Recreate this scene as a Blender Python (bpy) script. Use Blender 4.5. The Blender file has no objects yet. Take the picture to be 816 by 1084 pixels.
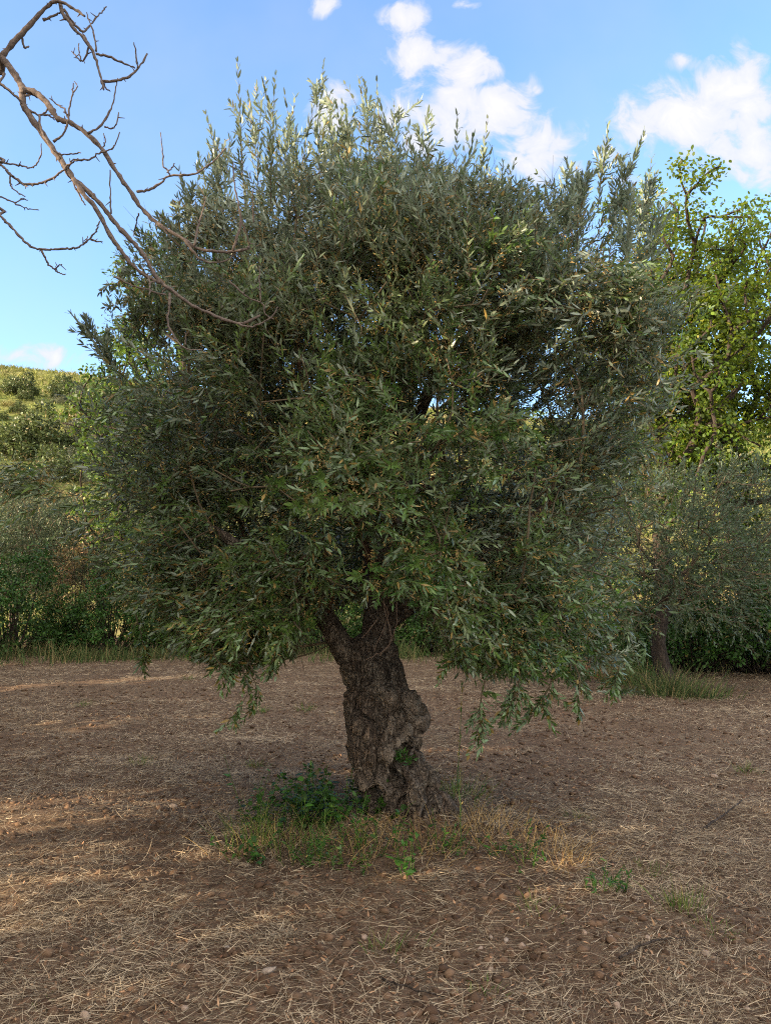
import bpy, math
import numpy as np
from mathutils import Vector

rng = np.random.default_rng(11)
sc = bpy.context.scene
COL = sc.collection
R = math.radians

# ------------------------------------------------------------------ camera
CAM = np.array([0.0, 0.0, 1.6])
F, CX, CY = 803.0, 408.0, 542.0          # focal length and centre in photograph pixels (816 x 1084)
PITCH = math.atan(83 / F)

def at(px, py, Y):
    """world point on the ray through photograph pixel (px,py) at depth Y in front of the camera"""
    a = (px - CX) / F
    b = (CY - py) / F
    c, s = math.cos(PITCH), math.sin(PITCH)
    dy, dz = c - b * s, s + b * c
    k = Y / dy
    return np.array([a * k, Y, 1.6 + dz * k])

def gnd(px, py):
    """ground point seen at a photograph pixel"""
    b = (CY - py) / F
    c, s = math.cos(PITCH), math.sin(PITCH)
    dy, dz = c - b * s, s + b * c
    k = -1.6 / dz
    return np.array([(px - CX) / F * k, dy * k, 0.0])

def proj(P):
    c, s = math.cos(PITCH), math.sin(PITCH)
    q = P - CAM
    f = q[:, 1] * c + q[:, 2] * s
    u = -q[:, 1] * s + q[:, 2] * c
    f = np.maximum(f, 0.05)
    return CX + F * q[:, 0] / f, CY - F * u / f

# ------------------------------------------------------------------ noise
def _hash(ix, iy, iz, seed):
    h = (ix * 374761393 + iy * 668265263 + iz * 2147483647 + seed * 974634721) & 0xFFFFFFFF
    h = ((h ^ (h >> 13)) * 1274126177) & 0xFFFFFFFF
    h = ((h ^ (h >> 16)) * 2246822519) & 0xFFFFFFFF
    return ((h ^ (h >> 15)) & 0xFFFFFF) / float(0xFFFFFF)

def vnoise(p, seed=0):
    p = np.asarray(p, float)
    i = np.floor(p).astype(np.int64)
    f = p - i
    f = f * f * (3 - 2 * f)
    out = 0
    for dx in (0, 1):
        wx = f[:, 0] if dx else 1 - f[:, 0]
        for dy in (0, 1):
            wy = f[:, 1] if dy else 1 - f[:, 1]
            for dz in (0, 1):
                wz = f[:, 2] if dz else 1 - f[:, 2]
                out = out + wx * wy * wz * _hash(i[:, 0] + dx, i[:, 1] + dy, i[:, 2] + dz, seed)
    return out * 2 - 1

def fbm(p, oct=4, seed=0):
    p = np.asarray(p, float)
    a, s, t = 1.0, 0, 0
    for o in range(oct):
        s = s + a * vnoise(p, seed + o * 17)
        t += a
        a *= .5
        p = p * 2.03 + 7.7
    return s / t

def fbm2(x, y, f, oct=3, seed=0):
    return fbm(np.stack([x * f, y * f, np.full_like(x, .37)], 1), oct, seed)

def unit(v):
    return v / np.maximum(np.linalg.norm(v, axis=-1, keepdims=True), 1e-9)

# ------------------------------------------------------------------ mesh building
class Geo:
    def __init__(s):
        s.v, s.t, s.f, s.m, s.n = [], [], {}, {}, 0
    def add(s, v, faces, mat=0, tint=None):
        v = np.asarray(v, float)
        s.v.append(v)
        s.t.append(np.full((len(v), 3), .5) if tint is None else np.broadcast_to(np.asarray(tint, float), (len(v), 3)))
        for f in faces:
            f = np.asarray(f, np.int64)
            if not len(f):
                continue
            k = f.shape[1]
            s.f.setdefault(k, []).append(f + s.n)
            s.m.setdefault(k, []).append(np.full(len(f), mat))
        s.n += len(v)
    def mesh(s, name, mats, smooth=False):
        me = bpy.data.meshes.new(name)
        V = np.concatenate(s.v)
        T = np.concatenate(s.t)
        loops, sizes, mi = [], [], []
        for k in sorted(s.f):
            f = np.concatenate(s.f[k])
            loops.append(f.ravel())
            sizes.append(np.full(len(f), k))
            mi.append(np.concatenate(s.m[k]))
        loops, sizes, mi = np.concatenate(loops), np.concatenate(sizes), np.concatenate(mi)
        me.vertices.add(len(V))
        me.vertices.foreach_set('co', V.astype(np.float32).ravel())
        me.loops.add(len(loops))
        me.loops.foreach_set('vertex_index', loops.astype(np.int32))
        me.polygons.add(len(sizes))
        me.polygons.foreach_set('loop_start', np.concatenate([[0], np.cumsum(sizes)[:-1]]).astype(np.int32))
        me.polygons.foreach_set('material_index', mi.astype(np.int32))
        if smooth:
            me.polygons.foreach_set('use_smooth', np.ones(len(sizes), bool))
        a = me.attributes.new('tint', 'FLOAT_COLOR', 'POINT')
        a.data.foreach_set('color', np.concatenate([T, np.ones((len(T), 1))], 1).astype(np.float32).ravel())
        for m in mats:
            me.materials.append(m)
        me.update()
        me.validate()
        return me
    def build(s, name, mats, parent=None, smooth=False):
        o = bpy.data.objects.new(name, s.mesh(name, mats, smooth))
        COL.objects.link(o)
        if parent is not None:
            o.parent = parent
        return o

def tag(o, label=None, cat=None, group=None, kind=None):
    if label: o['label'] = label
    if cat: o['category'] = cat
    if group: o['group'] = group
    if kind: o['kind'] = kind
    return o

def thing(name, label, cat, loc=(0, 0, 0), rz=0, group=None, s=1.0):
    o = bpy.data.objects.new(name, None)
    COL.objects.link(o)
    o.empty_display_size = .2
    o.location = loc
    o.rotation_euler = (0, 0, rz)
    o.scale = (s, s, s) if not isinstance(s, tuple) else s
    return tag(o, label, cat, group)

def dup(root, label, loc, rz=0, s=1.0, group=None):
    r = root.copy()
    COL.objects.link(r)
    r.location = loc
    r.rotation_euler = (0, 0, rz)
    r.scale = (s, s, s) if not isinstance(s, tuple) else s
    r['label'] = label
    if group: r['group'] = group
    for ch in list(root.children):
        c = ch.copy()
        COL.objects.link(c)
        c.parent = r
    return r

def tube(g, path, rad, sides=6, mat=0, tint=None, cap=True):
    path = np.asarray(path, float)
    n = len(path)
    rad = np.broadcast_to(np.asarray(rad, float), (n,))
    T = unit(np.gradient(path, axis=0))
    ref = np.array([0, 0, 1.0]) if abs(T[0, 2]) < .9 else np.array([1.0, 0, 0])
    U = unit(np.cross(T[0], ref))
    Us = [U]
    for i in range(1, n):
        U = U - T[i] * np.dot(U, T[i])
        U = unit(U)
        Us.append(U)
    Us = np.array(Us)
    Ws = np.cross(T, Us)
    a = np.arange(sides) * 2 * math.pi / sides
    ring = path[:, None] + rad[:, None, None] * (np.cos(a)[None, :, None] * Us[:, None] + np.sin(a)[None, :, None] * Ws[:, None])
    v = ring.reshape(-1, 3)
    i, j = np.meshgrid(np.arange(n - 1), np.arange(sides), indexing='ij')
    j2 = (j + 1) % sides
    q = np.stack([i * sides + j, i * sides + j2, (i + 1) * sides + j2, (i + 1) * sides + j], -1).reshape(-1, 4)
    fs = [q]
    if cap:
        v = np.concatenate([v, [path[0] - T[0] * rad[0] * .3, path[-1] + T[-1] * rad[-1]]])
        k = np.arange(sides)
        fs.append(np.concatenate([np.stack([np.full(sides, n * sides), (k + 1) % sides, k], 1),
                                  np.stack([np.full(sides, n * sides + 1), (n - 1) * sides + k, (n - 1) * sides + (k + 1) % sides], 1)]))
    g.add(v, fs, mat, tint)

def smooth_path(P, n=4, jit=0.0, r=None):
    """Catmull-Rom through the points; radii interpolated the same way"""
    P = np.asarray(P, float)
    if len(P) < 3:
        t = np.linspace(0, 1, n + 1)[:, None]
        out = P[0] * (1 - t) + P[-1] * t
        ro = None if r is None else np.interp(np.linspace(0, 1, len(out)), np.linspace(0, 1, len(r)), r)
    else:
        E = np.concatenate([[2 * P[0] - P[1]], P, [2 * P[-1] - P[-2]]])
        out = []
        for i in range(1, len(E) - 2):
            p0, p1, p2, p3 = E[i - 1:i + 3]
            for k in range(n):
                t = k / n
                out.append(.5 * (2 * p1 + (p2 - p0) * t + (2 * p0 - 5 * p1 + 4 * p2 - p3) * t * t + (3 * p1 - p0 - 3 * p2 + p3) * t ** 3))
        out.append(P[-1])
        out = np.array(out)
        ro = None if r is None else np.interp(np.linspace(0, 1, len(out)), np.linspace(0, 1, len(r)), r)
    if jit:
        out[1:-1] += rng.normal(0, jit, out[1:-1].shape)
    return out if r is None else (out, ro)

def leaves(g, P, D, N, L, W, bend=.12, mat=0, tint=None, w1=.5, w2=.38, a=.32, b=.70, fold=0.0):
    """one lanceolate blade per row: 6 vertices, curling away from its upper side"""
    n = len(P)
    if n == 0:
        return
    D = unit(D)
    N = unit(N - D * np.sum(N * D, 1, keepdims=True))
    S = np.cross(D, N)
    L = np.broadcast_to(L, (n,))[:, None]
    W = np.broadcast_to(W, (n,))[:, None]
    bend = np.broadcast_to(bend, (n,))[:, None]
    pt = lambda t: P + D * L * t - N * bend * L * t * t
    up = N * W * fold
    v = np.stack([P, pt(a) + S * W * w1 + up, pt(a) - S * W * w1 + up, pt(b) + S * W * w2 + up, pt(b) - S * W * w2 + up, pt(1.0)], 1).reshape(-1, 3)
    k = np.arange(n)[:, None] * 6
    tris = np.concatenate([k + [0, 1, 2], k + [3, 5, 4]])
    q = k + [1, 3, 4, 2]
    if tint is None:
        tint = rng.random((n, 3))
    g.add(v, [tris, q], mat, np.repeat(tint, 6, 0))

def blades(g, P, D, L, W, droop, mat=0, tint=None, segs=3, lift=None):
    """grass blades or straws: tapering ribbons that bend over"""
    n = len(P)
    D = unit(D)
    side = unit(np.cross(D, np.array([0, 0, 1.0]) + rng.normal(0, .35, (n, 3))))
    L = np.broadcast_to(L, (n,))[:, None]
    W = np.broadcast_to(W, (n,))[:, None]
    h = unit(D * [1, 1, 0] + rng.normal(0, .2, (n, 3)) * [1, 1, 0])
    droop = np.broadcast_to(droop, (n,))[:, None]
    V = []
    for s in range(segs + 1):
        t = s / segs
        c = P + D * L * t + (h * .6 + np.array([0, 0, -.7])) * droop * L * t * t
        w = W * (1 - .75 * t) * .5 if s < segs else W * .06
        V += [c - side * w, c + side * w]
    v = np.stack(V, 1).reshape(-1, 3)
    m = 2 * (segs + 1)
    k = np.arange(n)[:, None] * m
    q = np.concatenate([k + [2 * s, 2 * s + 1, 2 * s + 3, 2 * s + 2] for s in range(segs)])
    if tint is None:
        tint = rng.random((n, 3))
    g.add(v, [q], mat, np.repeat(tint, m, 0))

def twigs(g, P0, P1, r0, r1, mat=0):
    """straight tapered three-sided twigs, one per row"""
    n = len(P0)
    if n == 0: return
    T = unit(P1 - P0)
    U = unit(np.cross(T, unit(rng.normal(size=(n, 3)))))
    Wv = np.cross(T, U)
    V = []
    for P, r in ((P0, r0), (P1, r1)):
        r = np.broadcast_to(r, (n,))[:, None]
        for k in range(3):
            a = k * 2 * math.pi / 3
            V.append(P + r * (math.cos(a) * U + math.sin(a) * Wv))
    v = np.stack(V, 1).reshape(-1, 3)
    k = np.arange(n)[:, None] * 6
    q = np.concatenate([k + [i, (i + 1) % 3, 3 + (i + 1) % 3, 3 + i] for i in range(3)])
    g.add(v, [q], mat)

def perp(D):
    a = unit(np.cross(D, unit(rng.normal(size=D.shape))))
    return a, np.cross(D, a)

def shoots(g, P, D, Ls, pairs, leafL, leafW, grav=.15, lm=0, tm=1, spread=(.55, .95), tintbase=None, dry=.1, keep=None, twr=.0022):
    """leafy olive shoots: opposite leaves in crossed pairs along a thin bending stem"""
    n = len(P)
    D = unit(D)
    Ls = np.broadcast_to(Ls, (n,))
    A, B = perp(D)
    gv = np.array([0, 0, -1.0])
    sway = rng.normal(0, .12, (n, 3)) * [1, 1, .4]
    def pos(t):
        return P + D * (Ls * t)[:, None] + (gv * grav + sway) * (Ls * t * t)[:, None]
    def dr(t):
        return unit(D + 2 * (gv * grav + sway) * t)
    q = [pos(t) for t in (0, .33, .66, 1.0)]
    for i in range(3):
        twigs(g, q[i], q[i + 1], twr * (1 - .25 * i), twr * (1 - .25 * (i + 1)), tm)
    PP, DD, NN, LL, TT = [], [], [], [], []
    tb = rng.random((n, 3)) if tintbase is None else tintbase
    for k in range(pairs):
        t = (k + .6) / pairs * 1.0
        c, d = pos(t), dr(t)
        ang = k * math.pi / 2 + rng.random(n) * .5
        for sgn in (1, -1):
            rad = (np.cos(ang)[:, None] * A + np.sin(ang)[:, None] * B) * sgn
            sp = rng.uniform(spread[0], spread[1], n) * (1.05 - .55 * t)
            dl = unit(np.cos(sp)[:, None] * d + np.sin(sp)[:, None] * rad + gv * .10 + rng.normal(0, .13, (n, 3)))
            nl = d - rad * .25 + rng.normal(0, .25, (n, 3))
            PP.append(c); DD.append(dl); NN.append(nl)
            LL.append(leafL * rng.uniform(.65, 1.15, n) * (1 - .35 * max(0, t - .7) / .3))
            tt = tb * .6 + rng.random((n, 3)) * .4
            tt[:, 2] = np.where(rng.random(n) < dry, 1.0, 0.0)
            TT.append(tt)
    PP, DD, NN, LL, TT = map(np.concatenate, (PP, DD, NN, LL, TT))
    ok = rng.random(len(PP)) < .93
    if keep is not None:
        ok &= keep(PP)
    W = leafW * rng.uniform(.75, 1.2, len(PP))
    leaves(g, PP[ok], DD[ok], NN[ok], LL[ok], W[ok], bend=rng.normal(.1, .12, ok.sum()), mat=lm, tint=TT[ok])

# ------------------------------------------------------------------ branching skeleton
class Skel:
    def __init__(s):
        s.p, s.par, s.len = [], [], []
    def add(s, p, par):
        s.p.append(np.asarray(p, float)); s.par.append(par)
        s.len.append(0 if par < 0 else s.len[par] + np.linalg.norm(s.p[par] - s.p[-1]))
        return len(s.p) - 1
    def chain(s, pts, par):
        for q in pts:
            par = s.add(q, par)
        return par
    def grow(s, pts, alpha=.35, maxstep=.45, back=.5, minj=0):
        c = s.p[0]
        for p in pts:
            A = np.array(s.p)
            d = np.linalg.norm(A - p, axis=1)
            cost = d + alpha * np.array(s.len)
            par = np.array(s.par)
            pd = unit(A - A[np.maximum(par, 0)])
            cosang = np.sum(pd * unit(p - A), 1)
            cost = cost + back * d * (1 - cosang) * .5
            if minj: cost[:minj] += 1e3
            j = int(np.argmin(cost))
            dj = d[j]
            k = max(1, int(math.ceil(dj / maxstep)))
            q0 = A[j]
            for i in range(1, k + 1):
                t = i / k
                q = q0 + (p - q0) * t
                if i < k:
                    q = q + rng.normal(0, .06 * dj, 3) + np.array([0, 0, .05 * dj])
                j = s.add(q, j)
    def radii(s, tip=.004, e=2.3, rmax=None):
        n = len(s.p)
        acc = np.zeros(n)
        for i in range(n - 1, -1, -1):
            if acc[i] == 0:
                acc[i] = tip ** e
            if s.par[i] >= 0:
                acc[s.par[i]] += acc[i]
        r = acc ** (1 / e)
        return np.minimum(r, rmax) if rmax else r
    def chains(s, r):
        n = len(s.p)
        kids = [[] for _ in range(n)]
        for i, p in enumerate(s.par):
            if p >= 0: kids[p].append(i)
        st = [(0, -1)]
        out = []
        while st:
            i, pre = st.pop()
            ch = [pre, i] if pre >= 0 else [i]
            while kids[i]:
                ks = sorted(kids[i], key=lambda k: -r[k])
                for k in ks[1:]:
                    st.append((k, i))
                i = ks[0]
                ch.append(i)
            out.append(ch)
        return out
    def draw(s, r, thick, thin, split, sides=(8, 5), tmat=0, kmat=1, sm=2, skip=0.0):
        """edges thicker than split go to the geometry thick, the others to thin"""
        P = np.array(s.p)
        for ch in s.chains(r):
            ps, rs = P[ch], r[ch].copy()
            if len(ch) > 1 and s.par[ch[1]] == ch[0]:
                rs[0] = min(rs[0], rs[1] * 1.25)
            q, qr = smooth_path(ps, sm, 0, rs)
            big = rs[min(1, len(rs) - 1)] > split
            if len(ps) < 2: continue
            if big:
                k = np.argmax(qr < split) if (qr < split).any() else len(q)
                k = max(2, min(k + 1, len(q)))
                tube(thick, q[:k], qr[:k], sides[0], tmat)
                if k < len(q):
                    tube(thin, q[k - 1:], qr[k - 1:], sides[1], kmat)
            else:
                tube(thin, q, qr, sides[1] if qr[0] > .006 else 4, kmat)

# ------------------------------------------------------------------ materials
def newmat(name):
    m = bpy.data.materials.new(name)
    m.use_nodes = True
    nt = m.node_tree
    nt.nodes.clear()
    return m, nt, nt.nodes, nt.links

def nd(nt, kind, **kw):
    n = nt.nodes.new(kind)
    for k, v in kw.items():
        if k.startswith('i_'):
            n.inputs[k[2:].replace('_', ' ')].default_value = v
        else:
            setattr(n, k, v)
    return n

def mixc(nt, a, b, fac):
    m = nt.nodes.new('ShaderNodeMix')
    m.data_type = 'RGBA'
    for sock, val in ((m.inputs['A'], a), (m.inputs['B'], b), (m.inputs['Factor'], fac)):
        pass
    fs, A, B = m.inputs[0], m.inputs[6], m.inputs[7]
    for sock, val in ((fs, fac), (A, a), (B, b)):
        if hasattr(val, 'is_output'):
            nt.links.new(val, sock)
        elif isinstance(val, (int, float)):
            sock.default_value = val
        else:
            sock.default_value = (*val, 1) if len(val) == 3 else val
    return m.outputs[2]

def math_(nt, op, a, b=None, c=None, clamp=False):
    m = nt.nodes.new('ShaderNodeMath')
    m.operation = op
    m.use_clamp = clamp
    for s, v in zip(m.inputs, (a, b, c)):
        if v is None: continue
        if hasattr(v, 'is_output'): nt.links.new(v, s)
        else: s.default_value = v
    return m.outputs[0]

def leaf_mat(name, top, alt, under, dry, trans=.3, rough=.5, transcol=None, spec=.35):
    m, nt, N, Lk = newmat(name)
    at_ = nd(nt, 'ShaderNodeAttribute', attribute_name='tint')
    sp = N.new('ShaderNodeSeparateColor')
    Lk.new(at_.outputs['Color'], sp.inputs[0])
    col = mixc(nt, top, alt, sp.outputs[0])
    col = mixc(nt, col, dry, sp.outputs[2])
    geo = N.new('ShaderNodeNewGeometry')
    und = mixc(nt, under, tuple(.8 * x for x in under), sp.outputs[0])
    und = mixc(nt, und, dry, sp.outputs[2])
    col = mixc(nt, col, und, geo.outputs['Backfacing'])
    br = math_(nt, 'MULTIPLY_ADD', sp.outputs[1], 1.15, .38)
    hs = N.new('ShaderNodeHueSaturation')
    Lk.new(br, hs.inputs['Value'])
    Lk.new(col, hs.inputs['Color'])
    col = hs.outputs[0]
    b = nd(nt, 'ShaderNodeBsdfPrincipled')
    Lk.new(col, b.inputs['Base Color'])
    b.inputs['Roughness'].default_value = rough
    b.inputs['Specular IOR Level'].default_value = spec
    tr = N.new('ShaderNodeBsdfTranslucent')
    tc = mixc(nt, col, transcol or alt, .5)
    Lk.new(tc, tr.inputs['Color'])
    mx = N.new('ShaderNodeMixShader')
    mx.inputs[0].default_value = trans
    Lk.new(b.outputs[0], mx.inputs[1])
    Lk.new(tr.outputs[0], mx.inputs[2])
    o = N.new('ShaderNodeOutputMaterial')
    Lk.new(mx.outputs[0], o.inputs[0])
    return m

def bark_mat(name, c0, c1, c2, scale=14, zs=.3, bump=.5, dist=.02, fine=1.0, lichen=None, worn_highlight=None):
    m, nt, N, Lk = newmat(name)
    tc = N.new('ShaderNodeTexCoord')
    mp = N.new('ShaderNodeMapping')
    mp.inputs['Scale'].default_value = (1, 1, zs)
    Lk.new(tc.outputs['Object'], mp.inputs[0])
    n1 = nd(nt, 'ShaderNodeTexNoise', i_Scale=scale, i_Detail=8, i_Roughness=.65, i_Distortion=.6)
    n2 = nd(nt, 'ShaderNodeTexNoise', i_Scale=scale * .3, i_Detail=4)
    v = nd(nt, 'ShaderNodeTexVoronoi', feature='DISTANCE_TO_EDGE', i_Scale=scale * 2.2)
    wn = nd(nt, 'ShaderNodeTexNoise', i_Scale=scale * 1.5, i_Detail=4)
    Lk.new(mp.outputs[0], n1.inputs['Vector'])
    Lk.new(tc.outputs['Object'], n2.inputs['Vector'])
    Lk.new(mp.outputs[0], wn.inputs['Vector'])
    wv = nd(nt, 'ShaderNodeVectorMath', operation='MULTIPLY_ADD')
    Lk.new(wn.outputs['Color'], wv.inputs[0])
    wv.inputs[1].default_value = (.12, .12, .12)
    Lk.new(mp.outputs[0], wv.inputs[2])
    Lk.new(wv.outputs[0], v.inputs['Vector'])
    crack = nd(nt, 'ShaderNodeMapRange', i_From_Min=0.0, i_From_Max=.18)
    Lk.new(v.outputs['Distance'], crack.inputs[0])
    r = N.new('ShaderNodeValToRGB')
    r.color_ramp.elements[0].position = .36
    r.color_ramp.elements[0].color = (*c0, 1)
    r.color_ramp.elements[1].position = .66
    r.color_ramp.elements[1].color = (*c1, 1)
    Lk.new(n1.outputs['Fac'], r.inputs[0])
    f2 = nd(nt, 'ShaderNodeMapRange', i_From_Min=.45, i_From_Max=.65)
    Lk.new(n2.outputs['Fac'], f2.inputs[0])
    col = mixc(nt, r.outputs[0], c2, math_(nt, 'MULTIPLY', f2.outputs[0], .75))
    if lichen:
        nl = nd(nt, 'ShaderNodeTexNoise', i_Scale=scale * 1.1, i_Detail=6, i_Roughness=.7)
        Lk.new(tc.outputs['Object'], nl.inputs['Vector'])
        fl = nd(nt, 'ShaderNodeMapRange', i_From_Min=.58, i_From_Max=.68)
        Lk.new(nl.outputs['Fac'], fl.inputs[0])
        col = mixc(nt, col, lichen, math_(nt, 'MULTIPLY', fl.outputs[0], .7))
    col = mixc(nt, tuple(.35 * x for x in c0), col, math_(nt, 'MULTIPLY_ADD', crack.outputs[0], .65, .35))
    if worn_highlight:  # paler knuckle colour: worn wood with highlights painted in
        aw = nd(nt, 'ShaderNodeAttribute', attribute_name='worn_highlight')
        wc = mixc(nt, worn_highlight, tuple(.55 * x for x in worn_highlight), n1.outputs['Fac'])
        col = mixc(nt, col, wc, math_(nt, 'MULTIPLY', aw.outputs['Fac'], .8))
    b = nd(nt, 'ShaderNodeBsdfPrincipled')
    b.inputs['Roughness'].default_value = .9
    b.inputs['Specular IOR Level'].default_value = .2
    Lk.new(col, b.inputs['Base Color'])
    h = math_(nt, 'ADD', math_(nt, 'MULTIPLY', n1.outputs['Fac'], 1.0), math_(nt, 'MULTIPLY', crack.outputs[0], .35 * fine))
    bp = nd(nt, 'ShaderNodeBump', i_Strength=bump, i_Distance=dist)
    Lk.new(h, bp.inputs['Height'])
    Lk.new(bp.outputs[0], b.inputs['Normal'])
    o = N.new('ShaderNodeOutputMaterial')
    Lk.new(b.outputs[0], o.inputs[0])
    return m

def tint_mat(name, c0, c1, c2, rough=.85, trans=0.0, spec=.2):
    """colour picked per piece from three colours"""
    m, nt, N, Lk = newmat(name)
    at_ = nd(nt, 'ShaderNodeAttribute', attribute_name='tint')
    sp = N.new('ShaderNodeSeparateColor')
    Lk.new(at_.outputs['Color'], sp.inputs[0])
    col = mixc(nt, c0, c1, sp.outputs[0])
    f = nd(nt, 'ShaderNodeMapRange', i_From_Min=.6, i_From_Max=.95)
    Lk.new(sp.outputs[2], f.inputs[0])
    col = mixc(nt, col, c2, f.outputs[0])
    hs = N.new('ShaderNodeHueSaturation')
    Lk.new(math_(nt, 'MULTIPLY_ADD', sp.outputs[1], .7, .65), hs.inputs['Value'])
    Lk.new(col, hs.inputs['Color'])
    b = nd(nt, 'ShaderNodeBsdfPrincipled')
    b.inputs['Roughness'].default_value = rough
    b.inputs['Specular IOR Level'].default_value = spec
    Lk.new(hs.outputs[0], b.inputs['Base Color'])
    out = b.outputs[0]
    if trans:
        tr = N.new('ShaderNodeBsdfTranslucent')
        Lk.new(hs.outputs[0], tr.inputs['Color'])
        mx = N.new('ShaderNodeMixShader')
        mx.inputs[0].default_value = trans
        Lk.new(out, mx.inputs[1]); Lk.new(tr.outputs[0], mx.inputs[2])
        out = mx.outputs[0]
    o = N.new('ShaderNodeOutputMaterial')
    Lk.new(out, o.inputs[0])
    return m

def ground_mat(name, soil0, soil1, straw, scale=1.0, strawamt=.5, bump=.8, green=None):
    m, nt, N, Lk = newmat(name)
    tc = N.new('ShaderNodeTexCoord')
    big = nd(nt, 'ShaderNodeTexNoise', i_Scale=.9 * scale, i_Detail=6, i_Roughness=.6)
    mid = nd(nt, 'ShaderNodeTexNoise', i_Scale=9 * scale, i_Detail=7, i_Roughness=.7)
    fine = nd(nt, 'ShaderNodeTexNoise', i_Scale=70 * scale, i_Detail=4, i_Roughness=.7)
    for n in (big, mid, fine):
        Lk.new(tc.outputs['Object'], n.inputs['Vector'])
    col = mixc(nt, soil0, soil1, nd_range(nt, mid.outputs['Fac'], .35, .65))
    # thin pale fibres in several directions
    fib = None
    for k, ang in enumerate((20, 75, 130, 170)):
        mp = N.new('ShaderNodeMapping')
        mp.inputs['Rotation'].default_value = (0, 0, R(ang))
        mp.inputs['Scale'].default_value = (14 * scale, 150 * scale, 20)
        mp.inputs['Location'].default_value = (k * 3.3, k * 1.7, 0)
        Lk.new(tc.outputs['Object'], mp.inputs[0])
        w = nd(nt, 'ShaderNodeTexNoise', i_Scale=1.0, i_Detail=2, i_Distortion=.6)
        Lk.new(mp.outputs[0], w.inputs['Vector'])
        f = nd_range(nt, w.outputs['Fac'], .60, .72)
        fib = f if fib is None else math_(nt, 'MAXIMUM', fib, f)
    amt = math_(nt, 'MULTIPLY', fib, nd_range(nt, big.outputs['Fac'], .38, .6, strawamt * .5, strawamt * 1.5))
    col = mixc(nt, col, straw, math_(nt, 'MINIMUM', amt, 1.0))
    if green:
        gn = nd(nt, 'ShaderNodeTexNoise', i_Scale=.35 * scale, i_Detail=8, i_Roughness=.7)
        Lk.new(tc.outputs['Object'], gn.inputs['Vector'])
        col = mixc(nt, col, green, nd_range(nt, gn.outputs['Fac'], .42, .58))
    hs = N.new('ShaderNodeHueSaturation')
    Lk.new(nd_range(nt, fine.outputs['Fac'], .3, .7, .65, 1.3), hs.inputs['Value'])
    Lk.new(col, hs.inputs['Color'])
    b = nd(nt, 'ShaderNodeBsdfPrincipled')
    b.inputs['Roughness'].default_value = .95
    b.inputs['Specular IOR Level'].default_value = .1
    Lk.new(hs.outputs[0], b.inputs['Base Color'])
    h = math_(nt, 'ADD', mid.outputs['Fac'], math_(nt, 'MULTIPLY', fine.outputs['Fac'], .4))
    h = math_(nt, 'ADD', h, math_(nt, 'MULTIPLY', fib, .25))
    bp = nd(nt, 'ShaderNodeBump', i_Strength=bump, i_Distance=.03)
    Lk.new(h, bp.inputs['Height'])
    Lk.new(bp.outputs[0], b.inputs['Normal'])
    o = N.new('ShaderNodeOutputMaterial')
    Lk.new(b.outputs[0], o.inputs[0])
    return m

def nd_range(nt, v, a, b, c=0.0, d=1.0):
    n = nt.nodes.new('ShaderNodeMapRange')
    for i, x in ((1, a), (2, b), (3, c), (4, d)):
        n.inputs[i].default_value = x
    nt.links.new(v, n.inputs[0])
    return n.outputs[0]

M_OLIVE = leaf_mat('olive_leaf', (.034, .072, .024), (.135, .170, .066), (.26, .31, .22), (.25, .17, .05), trans=.22, rough=.36, spec=.5)
M_OLIVE_FRESH = leaf_mat('young_olive_leaf', (.032, .092, .018), (.130, .190, .040), (.20, .29, .14), (.27, .18, .05), trans=.28, rough=.36, spec=.5)
M_OLIVE_FAR = leaf_mat('olive_leaf_grove', (.045, .080, .030), (.085, .120, .048), (.11, .15, .095), (.15, .13, .05), trans=.25, rough=.5)
M_BROAD = leaf_mat('broad_leaf', (.018, .064, .010), (.130, .195, .016), (.07, .11, .02), (.24, .23, .03), trans=.5, transcol=(.30, .36, .02))
M_BROAD2 = leaf_mat('deep_broad_leaf', (.022, .058, .012), (.065, .120, .020), (.06, .10, .03), (.2, .2, .03), trans=.38, transcol=(.18, .28, .03))
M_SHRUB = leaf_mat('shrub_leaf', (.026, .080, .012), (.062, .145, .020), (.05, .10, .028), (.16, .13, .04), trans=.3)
M_HILLSHRUB = leaf_mat('hillside_leaf', (.055, .085, .022), (.105, .130, .035), (.08, .11, .04), (.22, .17, .07), trans=.25)
M_WEED = leaf_mat('weed_leaf', (.030, .100, .012), (.070, .170, .025), (.06, .12, .03), (.30, .22, .07), trans=.35)
M_GRASS = tint_mat('green_grass', (.050, .120, .018), (.120, .190, .035), (.30, .24, .09), trans=.3)
M_TALL = tint_mat('tall_grass_blade', (.050, .095, .028), (.100, .140, .045), (.28, .22, .10), trans=.3)
M_DRY = tint_mat('dry_grass', (.42, .27, .10), (.55, .38, .16), (.24, .13, .06), trans=.2)
M_STRAW = tint_mat('straw', (.28, .212, .132), (.49, .395, .265), (.11, .068, .042))
M_LITTER = tint_mat('litter', (.20, .10, .055), (.36, .22, .12), (.10, .05, .03))
M_HILLGRASS = tint_mat('hill_grass', (.105, .150, .034), (.205, .215, .062), (.33, .25, .12), trans=.2)
M_BARK = bark_mat('olive_bark', (.062, .047, .036), (.255, .208, .160), (.14, .10, .073), scale=15, zs=.5, bump=1.0, dist=.028, fine=1.0, lichen=(.33, .29, .23), worn_highlight=(.34, .265, .20))
M_LIMB = bark_mat('olive_limb_bark', (.07, .040, .026), (.20, .115, .072), (.22, .105, .058), scale=20, zs=.5, bump=.5, dist=.01)
M_TWIG = bark_mat('olive_twig', (.09, .065, .04), (.20, .15, .09), (.16, .13, .08), scale=40, bump=.2, dist=.002)
M_BARE = bark_mat('bare_branch_bark', (.09, .070, .060), (.28, .215, .172), (.18, .14, .118), scale=60, zs=1, bump=.5, dist=.004)
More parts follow.
